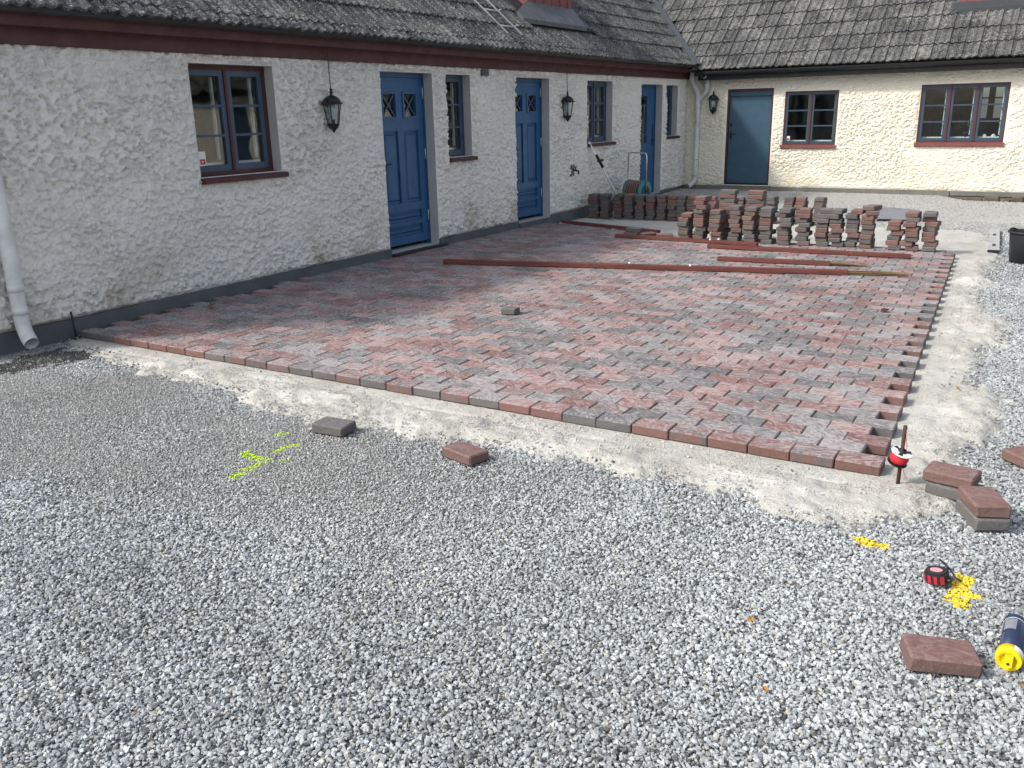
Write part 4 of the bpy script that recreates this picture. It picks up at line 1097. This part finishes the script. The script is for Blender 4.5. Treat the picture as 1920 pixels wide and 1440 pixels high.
# ------------------------------------------------------------------ lanterns
def lantern(loc, out, label, cord_top=None, bulb='bulb'):
    """loc: point on the wall at the lantern's lowest tip; out: unit vector away from the wall"""
    root = empty('wall_lantern', loc)
    root.scale = (0.86, 0.86, 1.0)
    tag(root, label, 'lantern', 'black coach lanterns on the house walls')
    o = Vector(out); c = o * 0.125
    T = Matrix.Translation(c)
    n = 6
    m = MB(); m.lathe([(0.004, 0.0), (0.03, 0.03), (0.05, 0.045), (0.075, 0.075), (0.082, 0.085), (0.072, 0.095)], n, T); m.build('base_cup', M['black'], root)
    r0, r1, z0, z1 = 0.070, 0.108, 0.095, 0.285
    for k in range(n):
        t0, t1 = 2 * pi * k / n, 2 * pi * (k + 1) / n
        m = MB(); m.tube([c + Vector((r0 * math.cos(t0), r0 * math.sin(t0), z0)), c + Vector((r1 * math.cos(t0), r1 * math.sin(t0), z1))], 0.0065, 6); m.build('corner_bar', M['black'], root)
        q = [c + Vector((r * .965 * math.cos(t), r * .965 * math.sin(t), z)) for t, r, z in ((t0, r0, z0), (t1, r0, z0), (t1, r1, z1), (t0, r1, z1))]
        m = MB(); m.add(q, [(0, 1, 2, 3)]); m.build('pane', M['glass'], root)
    m = MB(); m.lathe([(0.112, 0.283), (0.135, 0.288), (0.135, 0.296), (0.112, 0.306), (0.092, 0.345), (0.05, 0.368), (0.02, 0.376), (0.016, 0.395), (0.028, 0.405), (0.012, 0.418), (0.018, 0.43), (0.004, 0.455)], 12, T); m.build('roof_cap', M['black'], root)
    m = MB(); m.lathe([(0.012, 0.13), (0.02, 0.14), (0.045, 0.19), (0.045, 0.235), (0.025, 0.265), (0.012, 0.275)], 12, T); m.build('bulb', M[bulb], root, True)
    m = MB(); m.lathe([(0.02, 0.09), (0.02, 0.135)], 10, T); m.build('bulb_holder', M['black'], root)
    m = MB(); m.tube([c + Vector((0, 0, 0.34)) - o * 0.03, o * 0.06 + Vector((0, 0, 0.30)), o * 0.002 + Vector((0, 0, 0.2))], 0.009, 8); m.tube([o * 0.002 + Vector((0, 0, 0.26)), o * 0.002 + Vector((0, 0, 0.10))], 0.03, 10); m.build('bracket', M['black'], root)
    if cord_top:
        m = MB(); m.tube([c + Vector((0.0, 0, 0.44)), c + Vector((-0.012, 0.006, 0.60)), c + Vector((-0.01, 0, cord_top - loc[2]))], 0.0055, 6); m.build('cord', M['black'], root)
lantern((0, 3.16, 1.45), (1, 0, 0), 'black wall lantern with cord between the nearest window and nearest blue door', 2.30)
lantern((0, 8.36, 1.46), (1, 0, 0), 'black wall lantern with cord right of the second blue door', 2.30)
lantern((0.615, FARY, 1.49), (0, -1, 0), 'black wall lantern without cord beside the petrol blue door of the far house', None, 'white')

# small fittings on the left wall
t = empty('garden_tap', (0, 8.63, 0.72)); tag(t, 'small dark garden tap on the roughcast wall left of the leaning white pole', 'tap')
m = MB(); m.box(0.0, 0.056, -0.05, 0.05, -0.09, 0.09); m.build('wall_plate', M['plinth_f'], t)
m = MB(); m.tube([(0.04, 0, 0), (0.12, 0, 0), (0.155, 0, -0.015), (0.16, 0, -0.06)], 0.014, 8); m.build('spout', M['rust'], t, True)
m = MB(); m.tube([(0.105, 0, 0), (0.105, 0, 0.05)], 0.009, 8); m.tube([(0.105, -0.035, 0.052), (0.105, 0.035, 0.052)], 0.008, 8); m.build('handle', M['black'], t, True)
t = empty('vent_box', (0, 6.15, 2.08)); tag(t, 'small grey vent box under the eaves right of the narrow window', 'vent')
m = MB(); m.box(0, 0.075, -0.085, 0.085, 0, 0.088, ch=0.004); m.build('body', M['plinth_f'], t)
for k in range(3):
    m = MB(); m.box(0.075, 0.083, -0.07, 0.07, 0.014 + k * 0.024, 0.026 + k * 0.024); m.build('louvre', M['plinth'], t)
t = empty('wall_box', (0, 13.32, 1.46)); tag(t, 'small white box fitting on the wall by the corner downpipe', 'wall box')
m = MB(); m.box(0, 0.07, -0.06, 0.06, 0, 0.11, ch=0.01); m.build('box', M['white'], t); m = MB(); m.lathe([(0.035, 0.11), (0.03, 0.14), (0.008, 0.155)], 10, Matrix.Translation((0.03, 0, 0))); m.build('dome', M['pipe'], t, True)

# ------------------------------------------------------------------ pavers in stacks and lying about
LOOSE = []
lrnd = random.Random(21)
for k in range(8):
    v_, f_ = chamfer_box(-0.1035, 0.1035, -0.0685, 0.0685, 0.0, 0.0545, 0.0075, 0.0035, lrnd)
    me = bpy.data.meshes.new('stacked_paver'); me.from_pydata(v_, [], f_); me.materials.append(M['paver_loose']); LOOSE.append(me)
CODE = {'r': (0.80, 'red'), 'g': (0.18, 'grey'), 'b': (0.56, 'red-brown'), 'd': (0.04, 'dark grey'), 'p': (0.60, 'pinkish grey')}
ORD = ['top', 'second', 'third', 'fourth', 'fifth', 'sixth', 'seventh', 'eighth', 'ninth', 'tenth', 'eleventh', 'twelfth']
NTH = ['first', 'second', 'third', 'fourth', 'fifth', 'sixth', 'seventh', 'eighth', 'ninth', 'tenth', 'eleventh', 'twelfth', 'thirteenth', 'fourteenth', 'fifteenth', 'sixteenth', 'seventeenth']
def loose_paver(x, y, z, rz, code, label, group=None, rx=0.0, ry=0.0, light=None):
    o = link('stacked_paver' if group else 'loose_paver', lrnd.choice(LOOSE), None, None, (x, y, z), (rx, ry, rz))
    L = lrnd.uniform(0.35, 0.75) if light is None else light
    L *= 0.85
    if code == 'd': L *= 0.4
    o.color = (CODE[code][0], L, lrnd.random(), 1)
    tag(o, label, 'paver', group)
    return o
def stack(X, Y, z, codes, phrase, group, turned=False, jit=0.010, lean=(0, 0)):
    n = len(codes)
    for k, cch in enumerate(codes):
        lev = n - 1 - k
        jx, jy = lrnd.gauss(0, jit) + lean[0] * lev, lrnd.gauss(0, jit) + lean[1] * lev
        x, y = LW(X + jx, Y + jy)
        lab = f"{CODE[cch][1]} paver, {ORD[k]} from top in {phrase}" if k else f"{CODE[cch][1]} paver on top of {phrase}"
        loose_paver(x, y, z + lev * 0.0547, (0 if turned else pi / 2) + lrnd.gauss(0, 0.085), cch, lab, group)
FRONT = [(2.60, 6.88, 'rrggbb'), (2.80, 6.90, 'prrgrrrggb'), (3.02, 6.88, 'rgrgrrb'), (3.25, 6.92, 'gbbbbbgg'), (3.46, 6.85, 'gbbbbggb'),
         (3.66, 6.83, 'ggrrgggg'), (3.885, 6.83, 'ddggbgrd'), (4.10, 6.87, 'rrggbggb'), (4.31, 6.91, 'ggggrrgd'), (4.475, 6.90, 'gggrbrgg'),
         (4.655, 6.96, 'rdggbrgg'), (4.83, 6.91, 'bbrrgbbdr'), (5.11, 6.92, 'rrrgrg'), (5.295, 6.87, 'rgrrrgrr'), (5.48, 6.95, 'grrgrrrg')]
for i, (X, Y, cds) in enumerate(FRONT):
    stack(X, Y, 0.002, cds, f"the {NTH[i]} front row stack from left", 'pavers stacked in the front row', jit=0.014)
stack(3.03, 7.24, -0.052, 'grgrbrgrbrgr', 'left one of the two tall stacks behind', 'pavers in the two tall stacks', True, 0.008)
stack(3.41, 7.22, -0.052, 'rrgrgbrgrbrg', 'right one of the two tall stacks behind', 'pavers in the two tall stacks', True, 0.008)
BACK = [(0.275, 9.0, 'bbbggbb'), (0.448, 9.07, 'gdgbggb'), (0.667, 9.12, 'dbrrrbb'), (0.872, 9.06, 'bbggggd'), (1.07, 9.05, 'ggrrggg'), (1.245, 9.07, 'grrrggg'),
        (1.41, 9.08, 'grbggbg'), (1.582, 9.10, 'rrrggbb'), (1.73, 9.11, 'ggggggb'), (1.885, 9.13, 'rrgrrbg'), (2.21, 9.1, 'rrbrgbg'), (2.60, 9.24, 'grrbggr'),
        (2.75, 9.27, 'grbrgbg'), (3.045, 9.34, 'ggrgbgr'), (3.30, 9.36, 'drgrbgr'), (3.478, 9.36, 'rrrrbgb'), (3.724, 9.39, 'drggbrg')]
for i, (X, Y, cds) in enumerate(BACK):
    lx, ly = LW(np.array([X]), np.array([Y])); zz = max(-0.052, float(ground_z(lx, ly)[0]) + 0.012)
    stack(X, Y, zz, cds, f"the {NTH[i]} back row stack from left", 'pavers stacked in the back row', jit=0.008)
def two(A, B): return math.atan2(B[1] - A[1], B[0] - A[0])
GZ = -0.068
loose_paver(3.45, -0.652, GZ + .004, two((3.371, -0.732), (3.569, -0.723)) + 0.05, 'd', 'dark grey paver lying alone on the gravel near the green paint marks', rx=0.02, light=0.8)
loose_paver(4.325, -0.638, GZ + .004, two((4.222, -0.686), (4.412, -0.723)), 'r', 'red paver lying alone at the edge of sand and gravel', rx=-0.03, ry=0.03, light=0.35)
loose_paver(6.605, -1.337, GZ + .006, two((6.525, -1.428), (6.717, -1.36)), 'r', 'reddish paver on the gravel beside the spray can', ry=0.02, light=0.3)
a_ = two((6.378, -0.005), (6.571, -0.034))
loose_paver(6.505, 0.035, GZ + .010, a_ - 0.05, 'g', 'grey paver lying under the red one next to the line reel')
loose_paver(6.485, 0.052, GZ + .068, a_, 'r', 'red paver resting on a grey one next to the line reel', rx=0.03, light=0.35)
a_ = two((6.621, -0.3), (6.53, -0.101))
loose_paver(6.632, -0.178, GZ + .006, a_ + 0.03, 'g', 'grey paver under a red one in the nearer pile of two on the right')
loose_paver(6.630, -0.172, GZ + .064, a_, 'r', 'red paver topping the nearer pile of two on the right', light=0.35)
loose_paver(6.772, 0.60, GZ + .004, -0.75, 'r', 'red paver on gravel at the right edge of the picture', light=0.4)
loose_paver(2.92, 2.08, 0.003, 0.1, 'g', 'grey paver standing loose in the middle of the laid paving').scale = (0.62, 0.8, 0.95)
x, y = LW(1.88, 6.80); loose_paver(x, y, 0.003, 0.05, 'b', 'brown paver under the grey one behind the short plank')
loose_paver(x + 0.03, y + 0.01, 0.059, 0.02, 'g', 'grey paver on a brown one behind the short plank')
x, y = LW(2.09, 6.83); loose_paver(x, y, 0.003, 1.1, 'r', 'red paver lying behind the short plank, left one of two', light=0.9)
x, y = LW(2.33, 6.82); loose_paver(x, y, 0.003, 0.5, 'p', 'pale red paver lying behind the short plank, right one of two', light=0.9)

# ------------------------------------------------------------------ planks
def plank(A, B, label, w=0.07, h=0.042, z=0.004, split=0.0, nails=0):
    ax, ay = LW(*A); bx, by = LW(*B); L = math.hypot(bx - ax, by - ay)
    root = empty('plank', (ax, ay, z), math.atan2(by - ay, bx - ax)); tag(root, label, 'plank', 'dark red planks lying on the paving')
    r_ = random.Random(int(L * 1000)); m = MB(); n = 8; Ls = L - split
    v_ = []
    for k in range(n + 1):
        x = Ls * k / n; wy = r_.gauss(0, .0015); c = 0.004
        for yy, zz in ((-w / 2, c), (-w / 2, h - c), (-w / 2 + c, h), (w / 2 - c, h), (w / 2, h - c), (w / 2, c), (w / 2 - c, 0), (-w / 2 + c, 0)): v_.append((x, yy + wy, zz))
    fs = [(k * 8 + j, k * 8 + (j + 1) % 8, (k + 1) * 8 + (j + 1) % 8, (k + 1) * 8 + j) for k in range(n) for j in range(8)]
    fs += [tuple(range(8)), tuple(reversed(range(n * 8, n * 8 + 8)))]
    m.add(v_, [tuple(reversed(f)) for f in fs]); m.build('board', M['plank'], root)
    if split:
        m = MB()
        for k in range(14):
            y0 = -w / 2 + w * r_.random() * .85; z0 = h * r_.random() * .75; l_ = split * r_.uniform(0.7, 1.0)
            hw = r_.uniform(.004, .010); hh = r_.uniform(.004, .012); s0 = Ls - 0.03
            m.add([(s0, y0, z0), (s0, y0 + hw * 2, z0), (s0, y0 + hw * 2, z0 + hh), (s0, y0, z0 + hh), (Ls + l_, y0 + hw, z0 + hh * .3), (Ls + l_ * .98, y0 + hw * 1.4, z0 + hh * .7)],
                  [(3, 2, 1, 0), (0, 1, 4), (2, 3, 5), (1, 2, 5, 4), (3, 0, 4, 5)])
        m.build('splintered_end', M['wood'], root)
    for k in range(nails):
        m = MB(); x = L * r_.uniform(.1, .9); y0 = r_.choice((-w / 2, w / 2 - .02)); m.lathe([(0.011, -0.001), (0.012, 0.012), (0.006, 0.018)], 7, Matrix.Translation((x, y0 + .01, h)) @ Matrix.Rotation(0.4, 4, 'X')); m.build('mortar_lump', M['white'], root)
    return root
plank((0.837, 3.93), (5.578, 5.14), 'longest dark red plank, splintered at its right end, lying across the paving', split=0.62, h=0.048, nails=2)
plank((3.541, 5.33), (5.123, 5.53), 'dark red plank with a splintered yellow right end behind the longest plank', split=0.42)
plank((3.139, 6.18), (5.38, 6.28), 'bright red plank with clean ends lying in front of the right hand paver stacks')
plank((1.728, 6.62), (3.639, 6.53), 'brown red plank lying at the foot of the leftmost front paver stacks', nails=3)
plank((0.354, 7.75), (2.1, 7.20), 'darkest red plank lying at the edge of the shaded sand', h=0.04)

# ------------------------------------------------------------------ line reel on its rod, marker rod
x, y = 6.272, 0.023
rr_ = empty('line_reel', (x, y, -0.06), 0); tag(rr_, 'red string line reel on a rusty rod at the front corner of the paving', 'line reel')
m = MB(); m.tube([(0, 0, -0.05), (0.002, 0, 0.14), (0.004, 0.002, 0.295)], 0.0085, 8); m.build('rod', M['rust'], rr_, True)
tl = Matrix.Translation((0.002, 0, 0.165)) @ Matrix.Rotation(0.30, 4, 'Y') @ Matrix.Rotation(0.12, 4, 'X')
m = MB(); m.lathe([(0.011, 0.0), (0.046, 0.0), (0.047, 0.003), (0.046, 0.006), (0.011, 0.006)], 20, tl, False); m.build('white_flange', M['white'], rr_)
m = MB()
for k in range(3):
    t0 = 0.5 + k * 2.1
    q = [(r * math.cos(t0 + dt), r * math.sin(t0 + dt), 0.0075) for r, dt in ((0.012, -.3), (0.044, -.28), (0.044, .28), (0.012, .3))]
    m.add([tl @ Vector(p) for p in q], [(0, 1, 2, 3)])
m.lathe([(0.012, 0.004), (0.020, 0.0075), (0.016, 0.018), (0.011, 0.018)], 12, tl, False); m.build('black_pattern', M['black'], rr_)
m = MB(); m.lathe([(0.028, -0.002), (0.034, -0.008), (0.041, -0.020), (0.040, -0.038), (0.033, -0.050), (0.028, -0.053)], 20, tl); m.build('wound_string', M['redline'], rr_, True)
m = MB(); m.lathe([(0.011, -0.066), (0.030, -0.064), (0.044, -0.056), (0.044, -0.052), (0.011, -0.054)], 20, tl, False); m.build('lower_flange', M['black'], rr_)
m = MB(); m.tube([(0.006, 0.004, 0.285), (0.018, 0.004, 0.20), (0.022, -0.004, 0.16)], 0.0012, 5); m.tube([(0.012, -0.01, 0.10), (0.035, -0.02, 0.05), (0.055, -0.03, 0.012), (0.03, -0.05, 0.006)], 0.0012, 5); m.build('loose_string', M['redline'], rr_)
rd = empty('marker_rod', (0.075, -0.02, -0.06)); tag(rd, 'thin black steel rod stuck in the sand by the plinth', 'rod')
m = MB(); m.tube([(0, 0, -0.05), (-0.012, -0.004, 0.22)], 0.008, 8); m.build('rod', M['black'], rd, True)

# ------------------------------------------------------------------ tape measure
tm = empty('tape_measure', (6.538, -0.803, -0.062), -0.25); tag(tm, 'red and black tape measure lying on the gravel', 'tape measure')
def oval(a, b, n, sq=2.6): return [(a * abs(math.cos(t)) ** (2 / sq) * (1 if math.cos(t) >= 0 else -1), b * abs(math.sin(t)) ** (2 / sq) * (1 if math.sin(t) >= 0 else -1)) for t in [2 * pi * k / n for k in range(n)]]
tl = Matrix.Rotation(-0.16, 4, 'Y') @ Matrix.Rotation(0.1, 4, 'X')
m = MB(); m.prism(oval(0.040, 0.036, 28), 0.004, 0.042, tl); m.prism(oval(0.036, 0.032, 28), 0.0425, 0.047, tl); m.build('case', M['blackmatte'], tm)
for k in range(4):
    t0 = -2.45 + k * 0.56; m = MB(); q = []
    for z in (0.008, 0.039):
        for dt in (-.15, .15):
            c_, s_ = math.cos(t0 + dt), math.sin(t0 + dt); rr2 = 1 / ((abs(c_) / 0.0405) ** 2.6 + (abs(s_) / 0.0365) ** 2.6) ** (1 / 2.6)
            for g_ in (0.999, 1.045): q.append(tl @ Vector((c_ * rr2 * g_, s_ * rr2 * g_, z)))
    m.add(q, [(0, 1, 3, 2), (4, 6, 7, 5), (1, 5, 7, 3), (0, 2, 6, 4), (0, 4, 5, 1), (2, 3, 7, 6)]); m.build('red_grip', M['red'], tm)
m = MB(); m.prism(oval(0.022, 0.015, 20, 2.0), 0.0472, 0.0485, tl); m.build('label_disc', M['pink'], tm)
m = MB(); m.box(0.030, 0.052, -0.012, 0.012, 0.006, 0.022, tl, 0.003); m.build('mouth', M['black'], tm)
m = MB(); m.tube([tl @ Vector(p) for p in ((0.03, 0.026, 0.040), (0.022, 0.040, 0.050), (-0.004, 0.052, 0.062), (0.034, 0.046, 0.030), (0.052, 0.030, 0.012), (0.075, 0.026, 0.004))], 0.0035, 6); m.build('wrist_strap', M['black'], tm, True)

# ------------------------------------------------------------------ spray can
cn = empty('spray_can', (6.790, -1.262, -0.030), 0); tag(cn, 'navy spray paint can with yellow cap lying at the right edge', 'spray can')
A = Matrix.Rotation(R(-1.5), 4, 'Z') @ Matrix.Rotation(R(-88), 4, 'X')        # the can's axis points away from the viewer
m = MB(); m.lathe([(0.0325, 0.03), (0.0325, 0.205), (0.031, 0.213), (0.0335, 0.216), (0.0335, 0.220), (0.028, 0.222), (0.010, 0.218)], 28, A); m.build('can', M['navy'], cn, True)
m = MB(); m.lathe([(0.0328, 0.196), (0.0328, 0.199)], 28, A, False); m.build('white_ring', M['white'], cn)
m = MB(); m.lathe([(0.0328, 0.122), (0.0328, 0.1245)], 28, A, False); m.build('dark_ring', M['black'], cn)
for k in range(6):
    m = MB(); z0 = 0.05 + k * 0.011
    q = [(0.0329 * math.cos(t), 0.0329 * math.sin(t), z) for z in (z0, z0 + .003) for t in np.linspace(pi * 0.9, pi * 1.25, 6)]
    m.add([A @ Vector(p) for p in q], [(j, j + 1, j + 7, j + 6) for j in range(5)]); m.build('print_line', M['graysheet'], cn)
m = MB(); q = [(0.03285 * math.cos(t), 0.03285 * math.sin(t), z) for z in (0.128, 0.190) for t in np.linspace(pi * 1.18, pi * 1.55, 8)]
m.add([A @ Vector(p) for p in q], [(j, j + 1, j + 9, j + 8) for j in range(7)]); m.build('label_block', M['graysheet'], cn)
m = MB(); m.lathe([(0.0325, 0.03), (0.0375, 0.028), (0.0385, 0.0), (0.036, -0.010)], 28, A, False)
m.lathe([(0.036, -0.010), (0.024, -0.013), (0.0235, -0.006), (0.0, -0.006)], 28, A, False); m.build('cap', M['yellow'], cn, True)
m = MB(); m.prism([(-0.011, -0.022), (0.012, -0.022), (0.012, 0.012), (0.0, 0.020), (-0.011, 0.012)], -0.026, -0.006, A); m.build('nozzle_block', M['yellow'], cn)
m = MB(); m.lathe([(0.0045, -0.0275), (0.0045, -0.0262)], 10, A @ Matrix.Translation((0.0, 0.002, 0))); m.build('nozzle', M['rust'], cn)
m = MB(); q = [(0.0387 * math.cos(t), 0.0387 * math.sin(t), z) for z in (0.002, 0.026) for t in np.linspace(-pi * 0.42, pi * 0.02, 9)]
m.add([A @ Vector(p) for p in q], [(j, j + 1, j + 10, j + 9) for j in range(8)]); m.build('cap_label', M['white'], cn)

# ------------------------------------------------------------------ bucket, straightedge, sheet
bk = empty('bucket', (6.475, 7.02, -0.066)); tag(bk, 'black rubber builder bucket at the right edge by the sand', 'bucket')
m = MB(); m.lathe([(0.145, 0.0), (0.155, 0.004), (0.185, 0.30), (0.186, 0.315), (0.203, 0.316), (0.204, 0.333), (0.182, 0.335), (0.178, 0.30), (0.148, 0.012), (0.0, 0.012)], 32, None, False); m.build('shell', M['blackmatte'], bk, True)
m = MB(); m.tube([(0.19 * math.cos(t), 0.19 * math.sin(t), 0.325 + 0.022 * math.sin((t - 2.2) / 0.9 * pi)) for t in np.linspace(2.2, 3.1, 8)], 0.010, 6); m.build('handle', M['blackmatte'], bk, True)
se = empty('straightedge', (6.07, 8.55, -0.052), R(93.5)); tag(se, 'aluminium straightedge with two black slots lying on the sand by the bucket', 'straightedge')
m = MB(); m.box(-1.05, 1.05, -0.06, 0.06, 0.0, 0.028, ch=0.003); m.build('bar', M['alu'], se)
for x in (-0.62, 0.35): m = MB(); m.prism(oval(0.11, 0.020, 18, 3), 0.0281, 0.0292, Matrix.Translation((x, 0, 0))); m.build('grip_slot', M['black'], se)
m = MB(); m.box(-1.064, -1.0505, -0.062, 0.062, -0.002, 0.030, ch=0.003); m.build('end_cap', M['black'], se)
sh = empty('sheet', (4.60, 10.75, -0.035), 0.12); tag(sh, 'grey sheet lying on the gravel behind the right hand paver stacks', 'sheet')
m = MB(); m.add([(-0.30, -0.62, 0.02), (0.34, -0.55, 0.012), (0.30, 0.62, 0.03), (-0.26, 0.58, 0.075), (-0.30, -0.62, 0.012), (0.34, -0.55, 0.004), (0.30, 0.62, 0.022), (-0.26, 0.58, 0.066)],
                [(0, 1, 2, 3), (7, 6, 5, 4), (0, 4, 5, 1), (1, 5, 6, 2), (2, 6, 7, 3), (3, 7, 4, 0)]); m.build('panel', M['graysheet'], sh)
m = MB(); m.tube([(-0.31, -0.62, 0.024), (-0.27, 0.58, 0.08)], 0.012, 6); m.build('raised_edge', M['gutter'], sh)

# ------------------------------------------------------------------ leaning pole, hose reel, trowel, leaves
pole = empty('shovel', (0.42, 9.80, -0.05)); tag(pole, 'white handled shovel with black grip leaning on the wall under the window', 'shovel')
top = Vector((0.05, 9.20, 1.13)) - pole.location; bot = Vector((0.385, 9.75, 0.10)) - pole.location
m = MB(); m.tube([bot, top], 0.017, 10); m.build('shaft', M['white'], pole, True)
ax_ = (top - bot).normalized(); g0 = bot + (top - bot) * 0.70
m = MB(); m.tube([g0 + Vector((0.03, -0.035, 0.0)) + ax_ * 0.12, g0 + Vector((0.03, -0.035, 0)) - ax_ * 0.12], 0.024, 10); m.tube([g0 - Vector((0, 0.03, 0)), g0 + Vector((0.02, 0.10, 0.01))], 0.022, 10); m.build('grip_clamp', M['black'], pole, True)
m = MB(); m.box(-0.11, 0.11, -0.012, 0.012, -0.14, 0.16, Matrix.Translation(bot) @ ax_.to_track_quat('Z', 'Y').to_matrix().to_4x4(), 0.006); m.build('blade', M['graysheet'], pole)

hr = empty('hose_reel', (0.46, 10.22, -0.055), R(-100)); tag(hr, 'teal hose reel with brown hose and steel handle behind the back stacks', 'hose reel')
for s in (-1, 1):
    Rm = Matrix.Translation((0, s * 0.155, 0.32)) @ Matrix.Rotation(pi / 2, 4, 'X')
    m = MB(); m.lathe([(0.05, -0.012), (0.19, -0.018), (0.205, -0.010), (0.205, 0.010), (0.19, 0.018), (0.05, 0.012)], 28, Rm, False); m.build('flange', M['teal'], hr, True)
    m = MB(); m.lathe([(0.085, s * -0.024), (0.105, s * -0.030), (0.11, s * -0.02)], 20, Rm, False); m.build('hub_ring', M['blackmatte'], hr, True)
    m = MB(); m.tube([(0.0, s * 0.185, 0.28), (0.14, s * 0.185, 0.0)], 0.014, 8); m.tube([(0.0, s * 0.185, 0.28), (-0.14, s * 0.185, 0.0)], 0.014, 8); m.build('foot', M['blackmatte'], hr, True)
m = MB(); m.tube([(0, -0.15, 0.32), (0, 0.15, 0.32)], 0.06, 16); m.build('drum', M['teal'], hr, True)
m = MB(); pts = [((0.165 + 0.012 * (k // 90)) * math.cos(k * 2 * pi / 15), -0.13 + 0.26 * abs(((k / 90) % 2) - 1), 0.32 + (0.165 + 0.012 * (k // 90)) * math.sin(k * 2 * pi / 15)) for k in range(180)]
m.tube(pts, 0.017, 6); m.build('hose', M['hose'], hr, True)
m = MB(); pts = [(0, -0.185, 0.2), (0, -0.185, 0.90)] + arc((0, -0.185, 0.90), (0, -0.185, 0.97), (0, -0.12, 0.97), 5) + [(0, 0.12, 0.97)] + arc((0, 0.12, 0.97), (0, 0.185, 0.97), (0, 0.185, 0.90), 5) + [(0, 0.185, 0.2)]
m.tube(pts, 0.012, 8); m.build('push_handle', M['chrome'], hr, True)
m = MB(); m.tube([(0, 0.19, 0.32), (0.0, 0.22, 0.32), (0.07, 0.225, 0.35), (0.07, 0.28, 0.35)], 0.011, 8); m.build('crank', M['blackmatte'], hr, True)

tw = empty('hand_tool', (0.36, 1.10, 0.004), R(-35)); tag(tw, 'small tool with wooden handle lying on the paving near the wall', 'hand tool')
m = MB(); m.lathe([(0.008, 0), (0.016, 0.02), (0.017, 0.06), (0.012, 0.10), (0.006, 0.11)], 10, Matrix.Translation((0, 0, 0.02)) @ Matrix.Rotation(pi / 2, 4, 'Y')); m.build('handle', M['wood'], tw, True)
m = MB(); m.tube([(0.0, 0, 0.02), (-0.05, 0.0, 0.03), (-0.06, 0.02, 0.012), (-0.10, 0.05, 0.010)], 0.004, 6); m.build('wire', M['rust'], tw, True)
def leaf(x, y, z, s, rz, mat, label):
    m = MB(); r_ = random.Random(int(x * 1000)); n = 9
    ring = [(s * math.cos(2 * pi * k / n) * r_.uniform(.7, 1.1), s * .6 * math.sin(2 * pi * k / n) * r_.uniform(.7, 1.1), s * r_.uniform(.05, .5)) for k in range(n)]
    m.add([(0, 0, s * .12)] + ring + [(a, b, c - 0.0012) for a, b, c in [(0, 0, s * .12)] + ring], [(0, 1 + k, 1 + (k + 1) % n) for k in range(n)] + [(n + 1, n + 2 + (k + 1) % n, n + 2 + k) for k in range(n)])
    o = m.build('dry_leaf', M[mat], None, False, (x, y, z), (0.2, -0.2, rz)); tag(o, label, 'leaf')
x, y = LW(5.57, 3.40); leaf(x, y, 0.006, 0.045, 0.4, 'leafdark', 'curled dark red dry leaf on the paving near the right edge')
leaf(6.03, -2.02 + 0.62, -0.055, 0.016, 1.0, 'leaf', 'tiny orange dry leaf on the foreground gravel')
x, y = LW(6.27, 1.55); leaf(x, y, -0.03, 0.022, 2.0, 'leaf', 'small yellow dry leaf on the sand strip right of the paving')
leaf(6.86, -1.36, -0.05, 0.03, 0.2, 'leaf', 'ochre dry leaf on the gravel below the spray can')
leaf(6.18, -1.75, -0.055, 0.014, 2.2, 'leaf', 'tiny ochre leaf among the stones low in the picture')

# ------------------------------------------------------------------ things in the windows
pp = empty('potted_plant', (5.13, FARY + 0.16, 1.0)); tag(pp, 'small green pot plant inside the middle pane of the far wide window', 'pot plant')
m = MB(); m.lathe([(0.045, 0), (0.06, 0.10), (0.065, 0.10), (0.065, 0.12), (0.05, 0.12), (0.0, 0.10)], 14); m.build('pot', M['terracotta'], pp, True)
m = MB(); r_ = random.Random(4)
for k in range(46):
    d = Vector((r_.gauss(0, 1), r_.gauss(0, .6), r_.uniform(.2, 1.4))).normalized() * r_.uniform(.08, .20); c = Vector((0, 0, .13)) + d; u = d.cross(Vector((r_.random(), r_.random(), .3))).normalized() * .016; w_ = d.normalized() * .035
    m.add([c - w_, c + u, c + w_, c - u], [(0, 1, 2, 3)])
m.build('leaves', M['leafgreen'], pp)
for k, x in enumerate((5.42, 5.56)):
    o = MB(); o.lathe([(0.02, 0), (0.035, 0.02), (0.038, 0.05), (0.028, 0.075), (0.008, 0.088)], 12)
    tag(o.build('ornament', M['white'], None, True, (x, FARY + 0.15, 0.995)), ('left' if k == 0 else 'right') + ' one of two round white ornaments inside the far wide window', 'ornament')
part_box('board', M['inside'], far, PFl, FB[0], FB[1], -0.30, -0.065, FB[2] + 0.02, FB[2] + 0.048).name = 'inner_sill'
part_box('inner_sill', M['white'], far, PFl, FA[0], FA[1], -0.30, -0.065, FA[2] + 0.02, FA[2] + 0.045)
st = MB(); st.box(0, 0.001, 0, 0.075, 0, 0.13)
o = st.build('sticker', M['white'], None, False, (-0.1395, 1.585, 1.20)); tag(o, 'small white and red sticker low in the nearest window', 'sticker')
s2 = MB(); s2.box(0.0011, 0.0018, 0.008, 0.067, 0.012, 0.060); s2.build('red_field', M['red'], o)
s2 = MB(); s2.add([(0.0022, 0.025, 0.048), (0.0022, 0.025, 0.024), (0.0022, 0.052, 0.036)], [(0, 1, 2)]); s2.build('white_mark', M['white'], o)
o = MB().box(0, 0.06, 0, 0.001, 0, 0.085).build('sticker', M['white'], None, False, (2.055, FARY + 0.036, 0.985)); tag(o, 'small red and white sticker in the lower left pane of the far two-leaf window', 'sticker')
MB().box(0.008, 0.052, -0.0009, -0.0002, 0.008, 0.045).build('red_field', M['red'], o)
print('objects', len(scene.objects))
